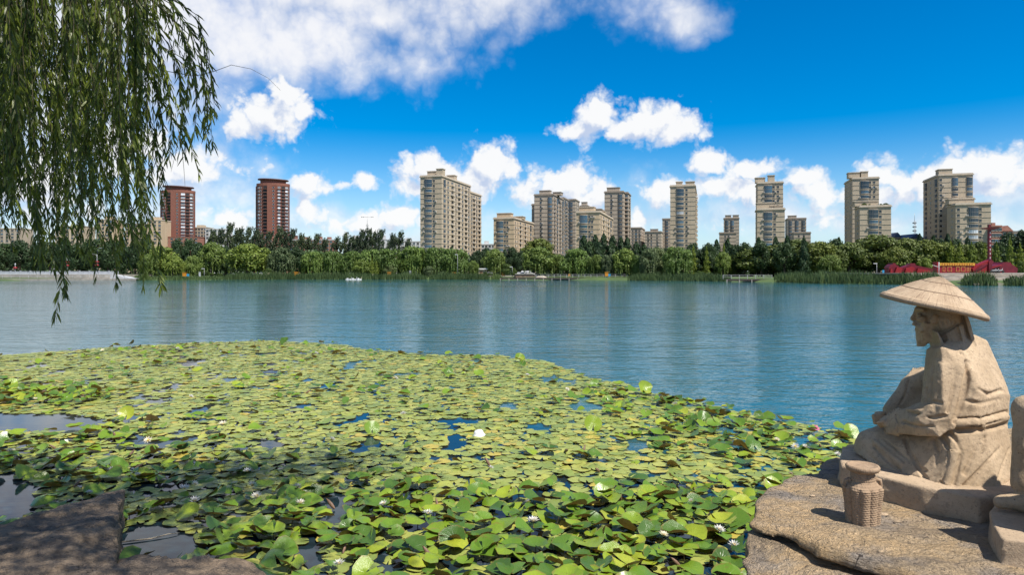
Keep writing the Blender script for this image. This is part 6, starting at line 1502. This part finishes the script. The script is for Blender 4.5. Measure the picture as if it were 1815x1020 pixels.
# stems of the merged raised leaves near the front
# rolled young leaves, brown outside
def rolled():
    V = []; Fs = []; n = 10
    for i in range(5):
        t = i / 4; r_ = .30 * math.sin(math.pi * (.12 + .80 * t)) ** .8 * (1 - .25 * t)
        for k in range(n): a = 2 * math.pi * k / n; V.append((r_ * math.cos(a), r_ * math.sin(a) * .75, -.6 + 1.7 * t + (.08 * math.cos(a) if i == 4 else 0)))
    for i in range(4):
        for k in range(n): Fs.append((i * n + k, i * n + (k + 1) % n, (i + 1) * n + (k + 1) % n, (i + 1) * n + k))
    return npmesh('rolled_leaf', np.array(V), np.array(Fs), M_ROLL, True)
RM = rolled()
def standing(me, u, v, s, tl, az, name='leaf', z=.05):
    p = G(u, v); o = obj(name, me, lb); Mx = Matrix.Rotation(az, 4, 'Z') @ Matrix.Rotation(tl, 4, 'Y'); o.matrix_local = Matrix.Translation((p.x, p.y - 9, z)) @ Mx @ Matrix.Scale(s, 4)
for u, v in ((866, 830), (252, 748), (1003, 806), (1035, 805), (1060, 842), (588, 905), (610, 985), (775, 905), (1152, 905), (1040, 945), (1100, 895), (1290, 920), (205, 782), (230, 815), (245, 835), (95, 800), (285, 850), (760, 995), (1200, 1010), (850, 980), (545, 700), (145, 705), (75, 700), (650, 860), (1230, 880), (1130, 930), (1455, 800), (135, 868), (690, 985), (940, 960)):
    standing(RM, u, v, rl.uniform(.055, .085), rl.uniform(.4, 1.25), rl.uniform(0, 6.28), 'rolled_leaf')
for u, v, s in ((1143, 700, .16), (225, 745, .13), (1052, 765, .14), (1245, 752, .13), (795, 665, .12), (922, 642, .14), (805, 975, .12), (505, 612, .16), (1508, 778, .13), (20, 690, .14), (660, 770, .12), (1335, 800, .13)):
    standing(pro_r[int(rl.integers(10))], u, v, s, R(55), rl.uniform(-.6, .6) - R(90), z=s * .8)
# white flowers
M_PET = leafmat('white_petal', (.86, .84, .80), (.80, .76, .72), .3, .45); M_STA = pm('yellow_stamens', (.75, .50, .04), .6)
def flower_mesh(seed, op):
    r = np.random.default_rng(seed); V = []; Fq = []
    for ring, (n, ln, el) in enumerate(((9, 1.0, .28 * op + .10), (8, .92, .62 * op + .12), (7, .72, 1.0 * op + .1))):
        for i in range(n):
            a = 2 * math.pi * (i + .5 * ring) / n + r.normal() * .08; e = el + r.normal() * .06; d = np.array([math.cos(a) * math.cos(e), math.sin(a) * math.cos(e), math.sin(e)]); t = np.array([-math.sin(a), math.cos(a), 0]); up = np.cross(d, t) * -1
            o = len(V); V += [d * .12, d * .5 * ln + t * .15 - up * .05, d * ln + np.array([0, 0, .06]), d * .5 * ln - t * .15 - up * .05]; Fq.append((o, o + 1, o + 2, o + 3))
    return npmesh('flower', np.array(V), np.array(Fq), M_PET, attr=np.full(len(V), .8))
FLW = [flower_mesh(i, .75 + .12 * i) for i in range(4)]
STA = MB().lathe([(.10, .0), (.22, .12), (.24, .26), (.10, .34)], 10).mesh('stamens', M_STA)
for u, v, k in ((395, 752, 1.2), (526, 866, 1.1), (438, 836, 1), (447, 861, .9), (455, 881, 1), (327, 867, 1.1), (345, 859, .8), (345, 889, 1), (158, 874, .8), (19, 800, 1), (55, 798, .9), (194, 764, .9), (263, 781, 1.1), (198, 834, 1), (244, 843, .9), (338, 703, 1), (182, 620, 1.2), (315, 617, 1.4), (62, 707, .9), (715, 734, 1.2), (588, 779, 1), (701, 670, 1.3), (935, 664, 1.2), (532, 893, .9), (680, 894, .9), (758, 912, 1), (601, 1002, .9), (945, 925, 1.1), (1275, 941, 1), (1301, 968, 1), (1176, 950, .8), (1225, 890, .7), (936, 890, .7), (1410, 792, 1), (1427, 793, 1), (1486, 807, 1), (1377, 780, .8), (1197, 716, 1.2), (1090, 690, 1.1), (1005, 690, 1), (560, 625, 1.3), (870, 830, .7)):
    p = G(u, v + 3, .1); fl = obj('flower', FLW[int(rl.integers(4))], lb, (p.x, p.y - 9, .115), rl.uniform(0, 6)); s = .064 * k * rl.uniform(.9, 1.1); fl.scale = (s, s, s); fl.rotation_euler = (rl.normal() * .25 + .15, rl.normal() * .25, rl.uniform(0, 6)); obj('stamens', STA, fl)
# things adrift
foam = pm('white_foam', (.82, .82, .81), .5, (8, .05)); p = G(849, 775)
fb_ = MB().lathe([(.085, .0), (.098, .006), (.098, .014), (.082, .018), (.072, .06), (.055, .085), (.02, .092)], 28).build('foam_bowl', foam, None, (p.x, p.y, .012)); fb_.rotation_euler = (R(4), R(-6), 0); tag(fb_, 'upturned white foam bowl lying on the lily leaves', 'bowl')
tw = MB().tube([G(203, 966) + Vector((0, 0, .012)), G(235, 962) + Vector((0, 0, .014)), G(268, 958) + Vector((0, 0, .012)), G(300, 951) + Vector((0, 0, .02)), G(318, 948) + Vector((0, 0, .012))], [.006, .008, .007, .005, .003], 6).build('floating_twig', pm('dry_twig', (.35, .30, .22), .8)); tag(tw, 'pale dry twig floating between the dark rock and the leaves', 'twig')
for u, v, c, tx in ((1437, 764, (.05, .45, .65), 'small blue scrap of litter at the right rim of the lilies'), (1446, 765, (.7, .15, .3), 'small pink scrap of litter at the right rim of the lilies')):
    p = G(u, v); mb = MB(); mb.add([(-.05, -.03, 0), (.05, -.035, .01), (.06, .03, .03), (.0, .045, .06), (-.055, .03, .02), (0, 0, .075)], [(0, 1, 5), (1, 2, 5), (2, 3, 5), (3, 4, 5), (4, 0, 5), (4, 3, 2, 1, 0)]); o = mb.build('litter_scrap', pm('litter' + str(u), c, .4), None, (p.x, p.y, .02)); tag(o, tx, 'litter')
# ================================================================== WILLOW OVERHEAD AT THE LEFT
M_WIL = leafmat('near_willow_leaves', (.25, .32, .040), (.050, .090, .013), .45, .42, .45); M_TWIG = pm('willow_twig', (.11, .10, .045), .7, (9, .3)); M_BRK = pm('willow_bark', (.11, .085, .065), .95, (6, .4), (25, .8, .04))
wr = np.random.default_rng(21)
wt_ = empty('willow_tree', (-5.4, 1.6, .8)); tag(wt_, 'weeping willow hanging leafy strands into the upper left of the view', 'tree'); WO = Vector(wt_.location)
def rel(ps): return [Vector(p) - WO for p in ps]
MB().tube(rel([(-5.4, 1.6, .5), (-5.35, 1.7, 1.6), (-5.1, 2.0, 3.2), (-4.8, 2.3, 4.6), (-4.4, 2.6, 5.8)]), [.38, .30, .25, .20, .15], 14).build('trunk', M_BRK, wt_)
LIMBS = [[(-4.8, 2.3, 4.6), (-4.4, 3.6, 5.6), (-4.0, 5.0, 6.2), (-3.5, 6.4, 6.4)], [(-4.4, 2.6, 5.8), (-3.2, 3.4, 6.5), (-1.8, 4.2, 6.9), (-.4, 4.8, 6.8)], [(-4.4, 2.6, 5.8), (-3.0, 2.4, 6.6), (-1.2, 2.3, 7.0), (.4, 2.6, 6.9)],
         [(-4.6, 2.4, 5.2), (-3.8, 4.0, 5.9), (-3.1, 5.2, 6.3), (-2.5, 6.0, 6.3)], [(-4.8, 2.3, 4.6), (-5.6, 4.0, 5.8), (-6.0, 5.6, 6.3), (-6.2, 7.0, 6.3)],
         [(-1.8, 4.2, 6.9), (-.6, 4.9, 7.2), (.4, 5.4, 7.4), (1.3, 5.7, 7.4)]]
for L in LIMBS: MB().tube(rel(L), [.13, .09, .06, .03], 8).build('limb', M_BRK, wt_)
ENV = [(-60, 470), (-20, 450), (10, 470), (40, 535), (62, 565), (90, 500), (110, 540), (132, 572), (150, 520), (170, 505), (200, 552), (222, 500), (243, 540), (258, 480), (272, 420), (285, 330), (300, 260), (330, 250)]
def strand(path, twig_r, dens, lsc=1.0, bare=0.0):
    """one hanging branch: twig plus its narrow leaves"""
    P_ = np.array([list(p) for p in path]); seg = np.linalg.norm(np.diff(P_, axis=0), axis=1); cum = np.concatenate([[0], np.cumsum(seg)]); Lt = cum[-1]
    b = MB().tube(rel(path), [twig_r * (1 - .75 * i / (len(path) - 1)) for i in range(len(path))], 5).build('hanging_branch', M_TWIG, wt_)
    n = int(Lt * dens); s = wr.uniform(bare * Lt, Lt, n)
    c = np.stack([np.interp(s, cum, P_[:, i]) for i in range(3)], 1)
    d = np.stack([np.interp(np.clip(s + .03, 0, Lt), cum, P_[:, i]) - np.interp(np.clip(s - .03, 0, Lt), cum, P_[:, i]) for i in range(3)], 1); d /= np.linalg.norm(d, axis=1, keepdims=True) + 1e-9
    a = wr.uniform(0, 6.283, n); out = np.stack([np.cos(a), np.sin(a), wr.normal(0, .15, n)], 1)
    sp_ = wr.uniform(.25, .75, n)[:, None]; dr = d * (1 - sp_ * .5) + out * sp_ + np.array([.10, 0, -.25]); dr /= np.linalg.norm(dr, axis=1, keepdims=True)
    side = np.cross(dr, wr.normal(size=(n, 3))); side /= np.linalg.norm(side, axis=1, keepdims=True); nrm = np.cross(side, dr)
    ln = (wr.uniform(.055, .105, n) * lsc)[:, None]; w = (wr.uniform(.0055, .0085, n) * lsc)[:, None]
    tipdrop = np.array([0, 0, -.018])
    V = np.stack([c, c + dr * ln * .35 + side * w + nrm * .003, c + dr * ln * .72 + side * w * .75 + tipdrop * .4, c + dr * ln + tipdrop, c + dr * ln * .72 - side * w * .75 + tipdrop * .4, c + dr * ln * .35 - side * w + nrm * .003], 1)
    o = np.arange(n)[:, None] * 6; Fq = np.concatenate([o + np.array([[0, 1, 2, 5]]), o + np.array([[2, 3, 4, 5]])])
    t = np.clip(.45 + wr.normal() * .2 + wr.normal(0, .22, n), 0, 1)
    V = V.reshape(-1, 3) - np.array(WO)
    lo = obj('leaves', npmesh('leaves', V, Fq, M_WIL, attr=np.repeat(t, 6)), b); tag(lo, kind='stuff')
def hang(u, Y, vb, vt=-60, sway=.11):
    zt, zb = vz(vt, Y), vz(vb, Y); n = 9; ph = wr.uniform(0, 6); x0 = ux(u, Y); dr = wr.normal(.05, .13)
    return [Vector((x0 + dr * t * t + sway * math.sin(ph + 3.2 * t) * t, Y + .10 * math.sin(ph * 1.7 + 2.5 * t) * t, zt + (zb - zt) * t)) for t in np.linspace(0, 1, n)]
# clumps of strands, so that gaps of sky stay between them
for cu, half, nst, y0, y1 in ((-30, 34, 20, 4.2, 7.0), (22, 20, 19, 4.2, 6.6), (66, 22, 15, 4.6, 7.2), (128, 20, 24, 4.3, 7.0), (168, 18, 11, 4.8, 7.2), (208, 16, 19, 4.4, 6.8), (246, 12, 15, 4.6, 6.6), (270, 10, 5, 4.8, 6.2)):
    for i in range(nst):
        u = cu + wr.normal() * half * .55; Y = wr.uniform(y0, y1)
        env = float(np.interp(u, [e[0] for e in ENV], [e[1] for e in ENV])); vb = env * (1 - abs(wr.normal()) * .26) if wr.uniform() < .62 else env * wr.uniform(.3, .8)
        strand(hang(u, Y, max(60, vb), -wr.uniform(30, 140)), .0045, wr.uniform(55, 85), wr.uniform(.72, 1.02))
for i in range(46):
    u = wr.uniform(-50, 262); env = float(np.interp(u, [e[0] for e in ENV], [e[1] for e in ENV])); strand(hang(u, wr.uniform(4.6, 7.4), max(60, env * wr.uniform(.35, .92)), -wr.uniform(30, 140), .16), .004, wr.uniform(45, 75), wr.uniform(.7, 1.0))
for i in range(34):
    u = wr.uniform(-50, 120); strand(hang(u, wr.uniform(4.4, 6.4), wr.uniform(150, 360), -80, .14), .004, 85, .95)
# outer arching sprays at the right of the crown
ARCH = [[(240, -30), (300, 5), (335, 45), (356, 100), (368, 180), (366, 262)], [(230, -30), (285, 12), (318, 50), (342, 110), (350, 190), (344, 240)], [(225, -20), (270, 30), (300, 70), (318, 130), (322, 200), (318, 275)], [(260, -30), (315, 0), (348, 35), (370, 90), (374, 150), (371, 205)],
        [(215, 0), (255, 60), (285, 110), (300, 170), (304, 230), (300, 285)], [(230, 20), (262, 90), (278, 150), (290, 230), (288, 290)], [(200, 20), (245, 110), (285, 170), (305, 215), (330, 235)], [(250, -30), (300, 20), (328, 80), (336, 140), (330, 190)], [(240, 40), (285, 80), (330, 118), (352, 128), (366, 150), (362, 230)]]
for k, A in enumerate(ARCH):
    Y = 5.0 + .12 * k
    for j in range(2): strand([P(u + wr.normal() * 5 * (j > 0), v + wr.normal() * 6 * (j > 0), Y + .2 * j + .03 * i) for i, (u, v) in enumerate(A)], .005, 44, 1.05, .12)
# bare twigs
for A in ([(290, 125), (345, 135), (380, 126), (410, 115), (445, 122), (475, 138), (497, 160)], [(310, 200), (322, 260), (326, 300), (328, 330)], [(316, 240), (312, 270), (303, 305)], [(330, 230), (342, 262), (352, 290)]):
    MB().tube(rel([P(u, v, 5.2) for u, v in A]), [.0030 * (1 - .7 * i / (len(A) - 1)) for i in range(len(A))], 5).build('bare_twig', M_TWIG, wt_)
# the leafy crown above the frame, which shades the rocks and the near lilies
n = 23000; cen = []
for L in LIMBS[1:3] + LIMBS[5:]:
    for i in range(len(L) - 1):
        for t in (0.1, .4, .7, 1.0):
            if L is LIMBS[5] and t in (.4, 1.0): continue
            if Vector(L[i]).lerp(Vector(L[i + 1]), t).y < 2.9 or Vector(L[i]).lerp(Vector(L[i + 1]), t).x > -1.3: cen.append(Vector(L[i]).lerp(Vector(L[i + 1]), t))
cen = np.array([list(c) for c in cen]); pk = wr.integers(len(cen), size=n); C = cen[pk] + wr.normal(size=(n, 3)) * np.array([.62, .62, .42])
okc = (C[:, 2] > 2.75 + .43 * np.maximum(C[:, 1], 0)) & (C[:, 2] > 4.3); C = C[okc]; n = len(C)
Nn = wr.normal(size=(n, 3)); Nn[:, 2] *= .7; Nn /= np.linalg.norm(Nn, axis=1, keepdims=True)
V, Fq, T = cards(C, Nn, np.array([.15, 0, -1]) + wr.normal(size=(n, 3)) * .35, wr.uniform(.012, .02, n), wr.uniform(.06, .10, n), wr.uniform(0, 1, n))
tag(obj('crown', npmesh('crown', V - np.array(WO), Fq, M_WIL, attr=T), wt_), kind='stuff')
